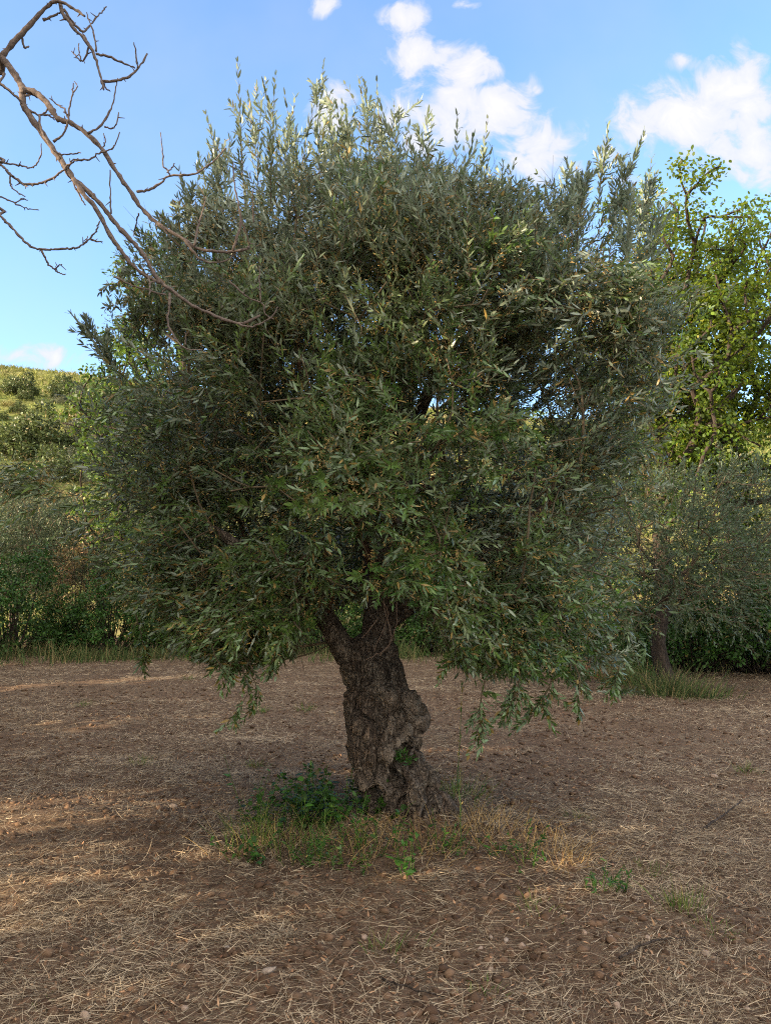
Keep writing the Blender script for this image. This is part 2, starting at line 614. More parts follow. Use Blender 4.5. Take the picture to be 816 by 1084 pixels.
M_TRUNK2 = bark_mat('dark_bark', (.030, .022, .017), (.085, .065, .05), (.06, .045, .035), scale=10, zs=.25, bump=.8, dist=.03)
M_SOIL = ground_mat('field_soil', (.074, .046, .029), (.158, .101, .064), (.40, .32, .205), 1.0, .7)
M_HILL = ground_mat('hill_soil', (.20, .16, .065), (.28, .23, .10), (.38, .30, .15), .12, .3, .6, green=(.105, .140, .035))
M_CLOD = tint_mat('soil_clod', (.080, .047, .028), (.145, .090, .053), (.065, .038, .022))

def stone_mat():
    m, nt, N, Lk = newmat('pale_stone')
    tc = N.new('ShaderNodeTexCoord')
    n = nd(nt, 'ShaderNodeTexNoise', i_Scale=40, i_Detail=6, i_Roughness=.7)
    Lk.new(tc.outputs['Object'], n.inputs['Vector'])
    oi = N.new('ShaderNodeObjectInfo')
    c = mixc(nt, (.17, .125, .09), (.34, .28, .22), nd_range(nt, n.outputs['Fac'], .35, .65))
    c = mixc(nt, c, (.30, .18, .11), math_(nt, 'MULTIPLY', oi.outputs['Random'], .55))
    b = nd(nt, 'ShaderNodeBsdfPrincipled')
    b.inputs['Roughness'].default_value = .85
    Lk.new(c, b.inputs['Base Color'])
    bp = nd(nt, 'ShaderNodeBump', i_Strength=.5, i_Distance=.004)
    Lk.new(n.outputs['Fac'], bp.inputs['Height'])
    Lk.new(bp.outputs[0], b.inputs['Normal'])
    o = N.new('ShaderNodeOutputMaterial')
    Lk.new(b.outputs[0], o.inputs[0])
    return m
M_STONE = stone_mat()

# ------------------------------------------------------------------ ground
TRUNK = np.array([gnd(418, 862)[0], gnd(418, 862)[1]])

def gheight(x, y):
    x = np.asarray(x, float); y = np.asarray(y, float)
    near = np.clip((26 - y) / 14, 0, 1) * np.clip((y + 2) / 3, 0, 1)
    h = .05 * fbm2(x, y, .35, 2, 3) + near * (.030 * fbm2(x, y, 1.7, 3, 5) + .024 * fbm2(x, y, 7.0, 3, 9))
    furrow = np.sin((y + .25 * x + .6 * fbm2(x, y, .5, 2, 21)) * 2 * math.pi / 1.25)
    h = h + near * .014 * furrow
    d2 = (x - TRUNK[0]) ** 2 + (y - TRUNK[1]) ** 2
    return h + .07 * np.exp(-d2 / .6) - .03

def gz(x, y):
    return float(gheight(np.array([x]), np.array([y]))[0])

def build_ground():
    ys = [-400, -150, -60, -25, -10, -4, -1, .3]
    y = 1.2
    while y < 27:
        ys.append(y); y *= 1.0095
    ys += [30, 36, 45, 60, 90, 140, 220, 350, 600, 1000, 2000]
    us = list(np.linspace(-1, 1, 260))
    u = 1.0; o = []
    while u < 40:
        u *= 1.12; o.append(u)
    us = [-k for k in o[::-1]] + us + o
    ys, us = np.array(ys), np.array(us)
    X = us[None, :] * (np.maximum(ys, 1.2) * .62 + .7)[:, None]
    X = np.where(ys[:, None] < 1.2, us[None, :] * np.interp(ys, [-400, 1.2], [20, 1.444])[:, None], X)
    Y = np.repeat(ys[:, None], len(us), 1)
    fine = np.where((ys > 1)[:, None] & (ys < 28)[:, None] & (np.abs(us)[None] < 6), 1, 1)
    Z = gheight(X.ravel(), Y.ravel()).reshape(X.shape)
    cl = np.clip(np.abs(fbm(np.stack([X.ravel() * 16, Y.ravel() * 16, X.ravel() * 0], 1), 3, 31)).reshape(X.shape), 0, 1)
    Z = Z + .022 * cl * np.clip((14 - Y) / 8, 0, 1)
    V = np.stack([X, Y, Z], -1).reshape(-1, 3)
    n, m = X.shape
    i, j = np.meshgrid(np.arange(n - 1), np.arange(m - 1), indexing='ij')
    q = np.stack([i * m + j, i * m + j + 1, (i + 1) * m + j + 1, (i + 1) * m + j], -1).reshape(-1, 4)
    g = Geo(); g.add(V, [q])
    return tag(g.build('ground', [M_SOIL], smooth=True), 'brown tilled field scattered with straw', 'ground', kind='structure')
build_ground()

def soilmask(x, y):
    """1 where straw lies thick, 0 on bare red soil"""
    f = fbm2(x, y, .55, 3, 41) + .35 * fbm2(x * .35, y, 1.6, 2, 43) + .75 * fbm2(x, y, 3.4, 3, 47)
    return np.clip((f + .20) / .5, .0, 1)

# bands of bare soil seen in the photograph
BARE = [(gnd(735, 775), 1.6, .8), (gnd(210, 838), 1.2, .30), (gnd(330, 770), .9, .35), (gnd(120, 700), 1.5, .3),(gnd(60,880),.7,.25), (gnd(420,1070),1.0,.2)]
def straw_density(x, y):
    d = soilmask(x, y)
    for c, sx, sy in BARE:
        d = d * (1 - .8 * np.exp(-((x - c[0]) / sx) ** 2 - ((y - c[1]) / sy) ** 2))
    return d

def field_points(n, y0, y1, power=1.0):
    """points spread over the visible field, more of them nearby"""
    u = rng.random(n)
    y = (y0 ** (1 - power) + u * (y1 ** (1 - power) - y0 ** (1 - power))) ** (1 / (1 - power)) if power != 1 else y0 * (y1 / y0) ** u
    x = rng.uniform(-1, 1, n) * (y * .60 + .5)
    return x, y

def build_straw():
    g = Geo()
    x, y = field_points(420000, 2.3, 19.8, .75)
    ok = rng.random(len(x)) < .16 + .84 * straw_density(x, y)
    x, y = x[ok], y[ok]
    n = len(x)
    z = gheight(x, y) + .010 + rng.random(n) ** 3 * .035
    ang = rng.normal(.25, .9, n) + 2.5 * fbm2(x, y, .8, 2, 51)
    D = np.stack([np.cos(ang), np.sin(ang), rng.normal(.02, .16, n)], 1)
    L = rng.gamma(1.9, .032, n) + .016
    W = rng.uniform(.0010, .0027, n) * (1 + .09 * y)
    t = rng.random((n, 3))
    t[:, 1] = np.clip(.5 + .3 * rng.normal(size=n) + .5 * fbm2(x, y, .9, 2, 57), 0, 1)
    t[:, 2] = np.where(rng.random(n) < .30, 1.0, 0.0)
    blades(g, np.stack([x, y, z], 1) - D * (L * .5)[:, None], D, L, W, rng.normal(0, .18, n), tint=t)
    return tag(g.build('straw', [M_STRAW]), 'cut dry straw lying all over the brown field', 'straw', kind='stuff')
build_straw()

def build_litter():
    g = Geo()
    x, y = field_points(9000, 2.3, 12, .6)
    n = len(x)
    z = gheight(x, y) + .012 + rng.random(n) * .012
    ang = rng.random(n) * 6.283
    D = np.stack([np.cos(ang), np.sin(ang), rng.normal(0, .25, n)], 1)
    Nn = np.stack([rng.normal(0, .45, n), rng.normal(0, .45, n), np.ones(n)], 1)
    leaves(g, np.stack([x, y, z], 1), D, Nn, rng.uniform(.010, .035, n), rng.uniform(.004, .012, n), bend=rng.normal(0, .4, n))
    return tag(g.build('leaf_litter', [M_LITTER]), 'brown dead leaf scraps scattered over the field', 'leaf litter', kind='stuff')
build_litter()

ICO_V = None
def ico():
    global ICO_V
    if ICO_V is None:
        import bmesh
        bm = bmesh.new(); bmesh.ops.create_icosphere(bm, subdivisions=1, radius=1)
        v = np.array([q.co[:] for q in bm.verts]); f = np.array([[q.index for q in fc.verts] for fc in bm.faces]); bm.free()
        bm = bmesh.new(); bmesh.ops.create_icosphere(bm, subdivisions=3, radius=1)
        v2 = np.array([q.co[:] for q in bm.verts]); f2 = np.array([[q.index for q in fc.verts] for fc in bm.faces]); bm.free()
        ICO_V = (v, f, v2, f2)
    return ICO_V

def build_clods():
    g = Geo()
    v, f, _, _ = ico()
    x, y = field_points(22000, 2.3, 13, .6)
    ok = rng.random(len(x)) < .15 + .85 * (1 - straw_density(x, y))
    x, y = x[ok], y[ok]
    n = len(x)
    s = np.minimum(rng.gamma(1.8, .0042, n) + .004, .028)
    V = v[None] * (1 + rng.normal(0, .22, (n, len(v), 1))) * s[:, None, None] * np.array([1.1, 1, .75])
    V = V + np.stack([x, y, gheight(x, y) + s * .35], 1)[:, None]
    k = np.arange(n)[:, None, None] * len(v)
    g.add(V.reshape(-1, 3), [(f[None] + k).reshape(-1, 3)], 0, np.repeat(rng.random((n, 3)), len(v), 0))
    return tag(g.build('soil_clods', [M_CLOD]), 'crumbly reddish clods of tilled soil', 'soil', kind='stuff')
build_clods()

# ------------------------------------------------------------------ hill
def hheight(x, y):
    ridge = 21 - .10 * x + 2.0 * fbm2(x, x * 0 + 3.0, .03, 3, 71)
    t = np.clip((y - 27) / 50, 0, 1)
    prof = t * t * (3 - 2 * t) * .55 + t * .45
    h = ridge * prof + np.clip(t * 8, 0, 1) * (1.3 * fbm2(x, y, .07, 4, 73) + .5 * np.sin(y * .5 + .12 * x) * np.clip(t * 3, 0, 1) * .5)
    return h - .4 * (t <= 0)

def build_hill():
    xs = np.linspace(-110, 110, 200)
    ys = np.concatenate([np.linspace(25, 80, 120), np.linspace(84, 160, 12)])
    X, Y = np.meshgrid(xs, ys)
    Z = hheight(X.ravel(), Y.ravel())
    V = np.stack([X.ravel(), Y.ravel(), Z], 1)
    n, m = X.shape
    i, j = np.meshgrid(np.arange(n - 1), np.arange(m - 1), indexing='ij')
    q = np.stack([i * m + j, i * m + j + 1, (i + 1) * m + j + 1, (i + 1) * m + j], -1).reshape(-1, 4)
    g = Geo(); g.add(V, [q])
    tag(g.build('hill', [M_HILL], smooth=True), 'grassy hillside in evening sun behind the trees', 'hill', kind='structure')
    g = Geo()
    n = 34000
    y = rng.uniform(28, 80, n)
    x = rng.uniform(-.72, .72, n) * y
    z = hheight(x, y) - .02
    base = np.stack([x, y, z], 1)
    cl = np.repeat(rng.random((n, 3)), 4, 0)
    cl[:, 0] = np.repeat(np.clip(.5 + 1.2 * fbm2(x, y, .12, 3, 77), 0, 1), 4)
    cl[:, 2] = np.repeat(np.clip(.45 + 1.1 * fbm2(x, y, .2, 3, 79) + rng.normal(0, .2, n), 0, 1), 4)
    b4 = np.repeat(base, 4, 0) + rng.normal(0, .12, (4 * n, 3)) * [1, 1, 0]
    D = np.stack([rng.normal(0, .55, 4 * n), rng.normal(0, .55, 4 * n), np.ones(4 * n)], 1)
    blades(g, b4, D, rng.uniform(.15, .5, 4 * n) * np.repeat(np.clip(1 + 1.4 * fbm2(x, y, .35, 3, 83), .3, 2.2), 4), rng.uniform(.05, .13, 4 * n), .3, tint=cl, segs=2)
    tag(g.build('hill_grass', [M_HILLGRASS]), 'rough yellow green grass covering the hillside', 'grass', kind='stuff')
build_hill()

# ------------------------------------------------------------------ leafy clusters for broadleaf trees and shrubs
def clusters(g, C, rad, per, L, W, mat=0, flat=.7, tintb=None, dry=.03, bend=.15, w1=.5, w2=.45):
    n = len(C)
    P = np.repeat(C, per, 0)
    off = unit(rng.normal(size=(n * per, 3))) * (rng.random((n * per, 1)) ** .5) * np.repeat(np.broadcast_to(rad, (n,)), per)[:, None] * [1, 1, flat]
    D = unit(off * .7 + rng.normal(0, .6, off.shape) * np.repeat(np.broadcast_to(rad, (n,)), per)[:, None] + np.array([0, 0, -.05]))
    N = rng.normal(0, .55, off.shape) + np.array([0, 0, .9])
    k = n * per
    tb = np.repeat(rng.random((n, 3)) if tintb is None else tintb, per, 0)
    t = tb * .55 + rng.random((k, 3)) * .45
    t[:, 2] = np.where(rng.random(k) < dry, 1.0, 0.0)
    leaves(g, P + off, D, N, L * rng.uniform(.7, 1.25, k), W * rng.uniform(.7, 1.25, k), bend=rng.normal(bend, .15, k), mat=mat, tint=t, w1=w1, w2=w2)

def make_broadleaf(name, label, loc, H, rad, base, seed, n=330, per=55, leaf=(.12, .075), trunk_r=.16, lean=(0, 0), hole=None, gapn=-.12, group=None, crad=(.3, .55), mat=None):
    global rng
    old = rng
    rng = np.random.default_rng(seed)
    root = thing(name, label, 'tree', loc, 0, group)
    sk = Skel()
    j = sk.add((0, 0, -.15), -1)
    hb = base + .1 * H
    tops = []
    k = 7
    pts = [(lean[0] * t + .08 * math.sin(5 * t), lean[1] * t + .08 * math.cos(4 * t), hb * t) for t in np.linspace(.15, 1, k)]
    j = sk.chain(pts, j)
    cz = (base + H) / 2
    c = np.array([lean[0], lean[1], cz])
    # crown: a ragged volume
    P = []
    while len(P) < n:
        d = unit(rng.normal(size=3))
        r = rng.random() ** .4
        w = 1 + .30 * vnoise(np.array([d * 1.9 + seed]), seed)[0]
        q = c + d * r * w * np.array([rad, rad, (H - base) / 2])
        if fbm(np.array([q * .75 + seed]), 2, seed)[0] < gapn and r > .35:
            continue
        if q[2] < base - .3: continue
        P.append(q)
    P = np.array(P)
    if hole is not None:
        P = P[hole(P + np.array(loc))]
    top = np.array(sk.p[j])
    order = np.argsort(np.linalg.norm(P - top, axis=1))
    sk.grow(P[order], .30, .7, .6, minj=5)
    r = sk.radii(.011, 2.35)
    r = r * (trunk_r / r[1])
    r[0] = r[0] * 1.25
    gt, gc = Geo(), Geo()
    sk.draw(r, gt, gc, .03, (9, 5), 0, 1)
    A = np.array(sk.p)
    tips = A[k + 1:]
    C = tips + rng.normal(0, .12, tips.shape)
    C = C[C[:, 2] > base - .3]
    if hole is not None:
        C = C[hole(C + np.array(loc))]
    tb = rng.random((len(C), 3))
    clusters(gc, C, rng.uniform(*crad, len(C)), per, *leaf, 0, .6, tb, w1=.5, w2=.46)
    gt.build('trunk', [M_TRUNK2], root, smooth=True)
    gc.build('crown', [mat or M_BROAD, M_TRUNK2], root)
    rng = old
    return root

def make_shrub(name, label, cat, loc, rx, h, seed, mat, n=60, per=40, leaf=(.07, .035), group=None, stemmat=None, crad=(.18, .35), dry=.04):
    global rng
    old = rng
    rng = np.random.default_rng(seed)
    root = thing(name, label, cat, loc, 0, group)
    gs, gf = Geo(), Geo()
    a = rng.random(n) * 6.283
    rr = rng.random(n) ** .5 * rx
    hh = h * (1 - .65 * (rr / rx) ** 2) * rng.uniform(.08, 1.08, n) ** .8 * (1 + .25 * np.sin(a * 2 + seed))
    C = np.stack([rr * np.cos(a) * 1.1, rr * np.sin(a), hh], 1)
    for q in C[::3]:
        b = np.array([q[0] * .25, q[1] * .25, -.05])
        m = (b + q) / 2 + rng.normal(0, .08, 3)
        p, pr = smooth_path([b, m, q], 3, 0, [.018 * h ** .5, .012, .004])
        tube(gs, p, pr, 4)
    clusters(gf, C, rng.uniform(*crad, n), per, *leaf, 0, .8, dry=dry)
    gs.build('stem', [stemmat or M_TRUNK2], root)
    gf.build('foliage', [mat], root)
    rng = old
    return root

# ------------------------------------------------------------------ the old olive tree
def make_main_olive():
    root = thing('olive_tree', 'large old olive tree with gnarled leaning trunk and wide silvery crown', 'tree', (0, 0, 0))
    # --- trunk: overlapping tapered tubes and burls fused into one skin
    g = Geo()
    Yt = 5.6
    A = lambda px, py, dY=0: at(px, py, Yt + dY)
    def tb(pts, rad, sides=16):
        p, r = smooth_path([A(*q) for q in pts], 5, 0, rad)
        tube(g, p, r, sides)
    def ball(px, py, dY, rx, rz=None, ry=None):
        _, _, v, f = ico()
        g.add(v * np.array([rx, ry or rx, rz or rx]) + A(px, py, dY), [f])
    tb([(428, 885), (420, 845), (405, 805), (402, 765), (400, 730), (395, 700), (398, 680)], [.205, .215, .228, .235, .213, .19, .165])
    tb([(397, 705), (400, 680), (401, 655), (404, 630), (404, 600), (408, 560)], [.16, .125, .118, .115, .10, .085])
    tb([(388, 722), (372, 698), (358, 678), (345, 655), (330, 630), (305, 600), (282, 570, .1)], [.13, .105, .085, .08, .075, .065, .055])
    tb([(403, 660), (425, 645), (452, 625), (490, 602, -.1), (530, 580, -.25), (575, 540, -.4)], [.09, .08, .075, .068, .058, .045])
    tb([(402, 625), (395, 590, .2), (370, 540, .5), (330, 480, .8), (300, 420, 1.0)], [.085, .08, .07, .055, .04])
    tb([(404, 590), (418, 540), (428, 480, .1), (430, 420, .15), (436, 360, .2), (440, 300, .2)], [.085, .08, .072, .062, .05, .038])
    tb([(410, 560), (440, 500, .4), (490, 440, .7), (530, 380, .9)], [.075, .065, .05, .035])
    tb([(403, 610), (385, 560, -.3), (360, 500, -.6), (340, 430, -.75)], [.075, .065, .05, .035])
    tb([(430, 470, .1), (455, 410, -.2), (480, 340, -.4)], [.055, .045, .03])
    tb([(345, 655), (315, 625, -.3), (270, 590, -.6), (225, 560, -.8)], [.065, .055, .042, .03])
    # roots and buttresses
    tb([(428, 790, -.05), (446, 822, -.12), (463, 850, -.16), (492, 882, -.22), (512, 905, -.24)], [.13, .118, .09, .055, .02])
    tb([(425, 800, -.14), (437, 835, -.20), (448, 870, -.24), (455, 900, -.26)], [.10, .10, .08, .045])
    tb([(398, 800, -.06), (393, 822, -.12), (402, 850, -.05), (398, 885, 0)], [.15, .14, .12, .12])
    tb([(402, 740, -.15), (398, 775, -.17), (395, 812, -.18), (399, 834, -.19)], [.09, .085, .085, .05], 12)
    tb([(407, 728, -.18), (411, 755, -.25), (404, 785, -.26), (398, 815, -.25), (402, 838, -.24)], [.05, .048, .045, .045, .03], 12)
    tb([(378, 735, -.1), (376, 770, -.1), (381, 805, -.11), (389, 830, -.14)], [.07, .085, .085, .05], 12)
    tb([(416, 738, -.15), (413, 765, -.20), (410, 790, -.225), (406, 815, -.215), (409, 838, -.20)], [.055, .055, .055, .06, .04], 12)
    # burls on the right flank and the knuckled lumps across the front
    ball(439, 764, -.05, .115, .125)
    ball(432, 748, -.13, .085, .09)
    ball(430, 777, -.22, .055, .065)
    ball(421, 785, -.255, .055, .05)
    ball(412, 797, -.275, .05, .06)
    ball(401, 828, -.265, .055, .06)
    ball(388, 834, -.22, .075, .065)
    ball(409, 836, -.275, .04, .055)
    ball(372, 745, -.05, .06, .10)
    ball(386, 712, -.06, .08, .09)
    ball(441, 785, -.17, .06, .05)
    ball(415, 768, -.265, .04, .085)
    ball(413, 742, -.25, .05, .075)
    ball(396, 802, -.255, .035, .10)
    ball(384, 800, -.20, .045, .11)
    ball(378, 765, -.19, .045, .08)
    tmp = g.build('tmp_trunk', [M_BARK])
    md = tmp.modifiers.new('r', 'REMESH')
    md.mode = 'VOXEL'
    md.voxel_size = .0068
    dg = bpy.context.evaluated_depsgraph_get()
    me = bpy.data.meshes.new_from_object(tmp.evaluated_get(dg))
    bpy.data.objects.remove(tmp)
    n = len(me.vertices)
    V = np.zeros(n * 3); me.vertices.foreach_get('co', V); V = V.reshape(-1, 3)
    E = np.zeros(len(me.edges) * 2, np.int64); me.edges.foreach_get('vertices', E); E = E.reshape(-1, 2)
    def relax(V, it, k=.5):
        deg = np.bincount(E.ravel(), minlength=n)[:, None]
        for _ in range(it):
            S = np.zeros_like(V)
            for c in range(3):
                S[:, c] = np.bincount(E[:, 0], V[E[:, 1], c], n) + np.bincount(E[:, 1], V[E[:, 0], c], n)
            V = V * (1 - k) + k * S / np.maximum(deg, 1)
        return V
    V = relax(V, 3)
    me.vertices.foreach_set('co', V.astype(np.float32).ravel()); me.update()
    Nn = np.zeros(n * 3); me.vertices.foreach_get('normal', Nn); Nn = Nn.reshape(-1, 3)
    low = np.clip((1.35 - V[:, 2]) / .5, 0, 1)
    # hollows
    d = np.zeros(n)
    for px, py, dY, s, dep in ((374, 748, -.25, .035, .05), (404, 814, -.30, .035, .07), (419, 835, -.32, .045, .11), (392, 745, -.25, .03, .04),
                               (424, 757, -.25, .035, .06), (394, 780, -.28, .03, .05), (422, 806, -.3, .03, .05), (383, 792, -.25, .025, .03),
                               (398, 846, -.25, .05, .10), (408, 768, -.28, .02, .035)):
        c = A(px, py, dY)
        # hollows reach in from the front face of the trunk
        q = V - c
        rr = np.sqrt(q[:, 0] ** 2 + (q[:, 2] / 1.5) ** 2)
        d -= dep * np.exp(-(rr / s) ** 2) * (Nn[:, 1] < .1) * (V[:, 1] < Yt + .05)
    # bark: vertical ridges with cross breaks
    ang = np.arctan2(V[:, 1] - Yt, V[:, 0])
    tw = np.stack([V[:, 0] * 9, V[:, 1] * 9, V[:, 2] * 2.6], 1)
    rid = 1 - np.abs(fbm(tw, 3, 101)) * 2
    f1 = fbm(V * 7, 3, 103)
    f2 = fbm(V * np.array([38, 38, 16]), 3, 105)
    cr = np.abs(fbm(V * np.array([5.2, 5.2, 2.3]) + 3.1, 2, 107))
    cr2 = np.abs(fbm(V * np.array([9, 9, 5.0]) + 1.7, 2, 109))
    d += low * (.050 * fbm(V * np.array([6, 6, 4.2]), 2, 111) - .060 * np.exp(-(cr / .06) ** 2) - .026 * np.exp(-(cr2 / .05) ** 2))
    d += low * (.012 * (rid - .6) + .014 * f1) + (.35 + .65 * low) * .009 * f2
    worn_highlight = np.zeros(n)  # smooth worn knuckles, their highlights painted in as paler colour
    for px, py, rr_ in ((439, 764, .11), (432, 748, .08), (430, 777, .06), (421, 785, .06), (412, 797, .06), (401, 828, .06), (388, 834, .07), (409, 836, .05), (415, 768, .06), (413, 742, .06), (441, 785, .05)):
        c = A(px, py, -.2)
        worn_highlight = np.maximum(worn_highlight, np.exp(-((V[:, 0] - c[0]) ** 2 + (V[:, 2] - c[2]) ** 2) / rr_ ** 2 * 1.1) * (V[:, 1] < Yt + .05))
    fis = np.abs(fbm(V * np.array([24, 24, 6.5]) + .5 * f1[:, None], 3, 113))
    d -= (1 - .85 * worn_highlight) * (.3 + .7 * low) * .013 * np.exp(-(fis / .09) ** 2)
    d += low * .006 * fbm(V * np.array([75, 75, 40]), 2, 115)
    V = V + Nn * d[:, None]
    me.vertices.foreach_set('co', V.astype(np.float32).ravel())
    me.polygons.foreach_set('use_smooth', np.ones(len(me.polygons), bool))
    me.update()
    at_w = me.attributes.new('worn_highlight', 'FLOAT', 'POINT')
    at_w.data.foreach_set('value', worn_highlight.astype(np.float32))
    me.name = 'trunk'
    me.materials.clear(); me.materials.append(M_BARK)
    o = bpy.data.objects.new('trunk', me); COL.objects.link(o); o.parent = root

    # --- skeleton of limbs and the crown volume
    sk = Skel()
    def ch(pts, par):
        return sk.chain([A(*q) for q in pts], par)
    a = ch([(400, 680), (404, 630)], -1)
    b = ch([(358, 678), (345, 655)], 0)
    l1 = ch([(330, 630), (305, 600), (282, 570, .1)], b)
    l1b = ch([(270, 590, -.6), (225, 560, -.8)], b)
    r1 = ch([(452, 625), (490, 602, -.1), (530, 580, -.25), (575, 540, -.4)], a)
    k1 = ch([(395, 590, .2), (370, 540, .5), (330, 480, .8), (300, 420, 1.0)], a)
    c1 = ch([(418, 540), (428, 480, .1)], a)
    ch([(430, 420, .15), (436, 360, .2), (440, 300, .2)], c1)
    ch([(440, 500, .4), (490, 440, .7), (530, 380, .9)], c1)
    ch([(360, 500, -.6), (340, 430, -.75)], a)
    ch([(455, 410, -.2), (480, 340, -.4)], c1)
    n0 = len(sk.p)

    prof_y = np.array([150, 172, 192, 222, 255, 305, 350, 400, 450, 500, 550, 600, 650, 690, 720])
    prof_l = np.array([325, 292, 264, 234, 204, 168, 144, 130, 124, 122, 124, 134, 160, 190, 230])
    prof_r = np.array([405, 440, 472, 545, 630, 668, 676, 684, 686, 684, 676, 660, 640, 622, 590])
    prof_z = np.array([at(408, y, 5.5)[2] for y in prof_y])[::-1]
    xl = np.array([at(x, y, 5.5)[0] for x, y in zip(prof_l, prof_y)])[::-1]
    xr = np.array([at(x, y, 5.5)[0] for x, y in zip(prof_r, prof_y)])[::-1]
    def env(z):
        l, r = np.interp(z, prof_z, xl), np.interp(z, prof_z, xr)
        return (l + r) / 2, (r - l) / 2
    zlo, zhi = prof_z[0], prof_z[-1]
    gapA = at(452, 428, 5.5)
    ga = unit(gapA - CAM)
    def in_gap(P, r=.13):
        q = P - CAM
        return np.linalg.norm(q - (q @ ga)[:, None] * ga, axis=1) < r * np.linalg.norm(q, axis=1) / 5.5
    def sample(n, pw):
        out = []
        while sum(map(len, out)) < n:
            m = n * 2
            z = rng.uniform(zlo + .1, zhi - .15, m)
            c, w = env(z)
            ok = rng.random(m) < (w / 2.2) ** 1.2
            th = rng.random(m) * 6.283
            rr = rng.random(m) ** pw
            d = np.stack([np.cos(th), np.sin(th), (z - 2.9) * .5], 1)
            wob = 1 + .13 * fbm(d * 2.2, 2, 201) - .05
            P = np.stack([c + w * rr * wob * np.cos(th), 5.55 + np.interp(z, [2.4, 4.7], [.86, .55]) * w * rr * wob * np.sin(th), z], 1)
            dens = fbm(P * 1.5, 3, 203)
            ok &= (dens > -.20) | (rng.random(m) < .25)
            ok &= ~in_gap(P)
            out.append(P[ok])
        return np.concatenate(out)[:n]
    low_x = [60, 100, 150, 200, 250, 300, 335, 350, 440, 465, 490, 540, 600, 660, 690, 720]
    low_y = [560, 600, 660, 695, 706, 700, 668, 640, 640, 672, 708, 712, 712, 705, 690, 640]
    def keep(Q):
        px, py = proj(Q)
        lim = np.interp(px, low_x, low_y) + 26 * fbm(Q * 3.2, 2, 207)
        front = Q[:, 1] < 7.2
        top = np.interp(px, [80, 140, 200, 250, 320, 420, 480, 520, 570, 640, 690, 720], [330, 258, 205, 186, 172, 172, 180, 192, 204, 194, 215, 300]) + 18 * fbm(Q * 3, 2, 208)
        return ((py < lim) | ~front) & (py > top) & ~in_gap(Q, .06)
    pts = sample(1250, .36)
    pts = pts[keep(pts)]
    order = np.argsort(np.linalg.norm(pts - A(405, 560), axis=1))
    sk.grow(pts[order], .33, .42, .55, minj=2)
    r = sk.radii(.0042, 2.3)
    gl, gc = Geo(), Geo()
    P = np.array(sk.p)
    # edges grown beyond the hand-laid limbs
    r[:n0] = np.minimum(r[:n0], .035)
    sk.draw(r, gl, gc, .012, (8, 5), 0, 1)
    gl.build('branch', [M_LIMB], root, smooth=True)

    # --- leafy shoots
    def shoot_dirs(Q):
        c, w = env(Q[:, 2])
        out = np.stack([Q[:, 0] - c, (Q[:, 1] - 5.55) / .86, np.zeros(len(Q))], 1) / np.maximum(w, .3)[:, None]
        zz = (Q[:, 2] - zlo) / (zhi - zlo)
        up = np.interp(zz, [0, .18, .4, .7, 1], [-.70, -.15, .50, 1.2, 1.9])
        return unit(out * .9 + np.stack([np.zeros(len(Q)), np.zeros(len(Q)), up], 1) + rng.normal(0, .38, Q.shape))
    # tufts of shoots at the branch ends, of uneven size and reach, with gaps between them
    VOIDS = [(235, 525, 4.3, .42), (575, 345, 4.2, .30), (450, 425, 4.3, .32), (330, 330, 4.1, .30), (640, 500, 4.6, .36), (150, 430, 5.0, .34), (430, 570, 4.0, .28), (300, 610, 4.2, .26), (520, 520, 3.9, .25)]
    K = sample(900, .32)
    Fk = sample(1500, .14)
    K = np.concatenate([K, Fk[Fk[:, 1] < 5.25][:150]])
    cK, wK = env(K[:, 2])
    dk = fbm(K * np.array([1.7, 1.7, 2.0]) + 4.4, 2, 219)
    kk = (dk > -.10) | (rng.random(len(K)) < .16)
    for px, py, Yp, rp in VOIDS:
        kk &= np.linalg.norm(K - at(px, py, Yp), axis=1) > rp
    K, cK, wK = K[kk], cK[kk], wK[kk]
    K = K + np.stack([(K[:, 0] - cK), (K[:, 1] - 5.55), K[:, 2] * 0], 1) * rng.normal(0.0, .12, (len(K), 1))
    per = rng.integers(7, 38, len(K))
    kid = np.repeat(np.arange(len(K)), per)
    sz = rng.uniform(.07, .17, len(K))
    S = K[kid] + rng.normal(0, 1, (len(kid), 3)) * sz[kid][:, None]
    kdir = rng.normal(0, .42, K.shape)
    Pn = np.array(sk.p[n0:])
    j = rng.integers(0, len(Pn), 1300)
    S = np.concatenate([S, Pn[j] + rng.normal(0, .03, (1300, 3))])
    kdir = np.concatenate([kdir[kid], rng.normal(0, .3, (1300, 3))])
    ktint = np.concatenate([rng.random((len(K), 3))[kid], rng.random((1300, 3))])
    ok = keep(S)
    S, kdir, ktint = S[ok], kdir[ok], ktint[ok]
    tb3 = ktint * .6 + rng.random((len(S), 3)) * .4
    tb3[:, 0] = np.clip(tb3[:, 0] + .7 * fbm(S * 1.6, 2, 211), 0, 1)
    tb3[:, 1] = np.clip(tb3[:, 1] + .4 * fbm(S * 2.3, 2, 213), 0, 1)
    D = unit(shoot_dirs(S) + kdir)
    ln = rng.uniform(.16, .40, len(S))
    grv = .09
    # younger green growth low and in front, older grey green leaves above
    pf = np.clip(.62 - .30 * (S[:, 2] - 1.8) - .18 * (S[:, 1] - 4.4) + .5 * fbm(S * 1.4, 2, 217), .03, .9)
    fresh = rng.random(len(S)) < pf
    for sel, mt in ((fresh, 2), (~fresh, 0)):
        shoots(gc, (S - D * (ln * .35)[:, None])[sel], D[sel], ln[sel], 10, .068, .0138, grv, mt, 1, tintbase=tb3[sel], dry=.05, keep=keep)
    # tan flower clusters and drying leaf tufts
    Q = S[rng.random(len(S)) < .55]
    Q = Q + rng.normal(0, .06, Q.shape)
    m = 14
    QQ = np.repeat(Q, m, 0) + rng.normal(0, .022, (len(Q) * m, 3))
    QQ = QQ[keep(QQ)]
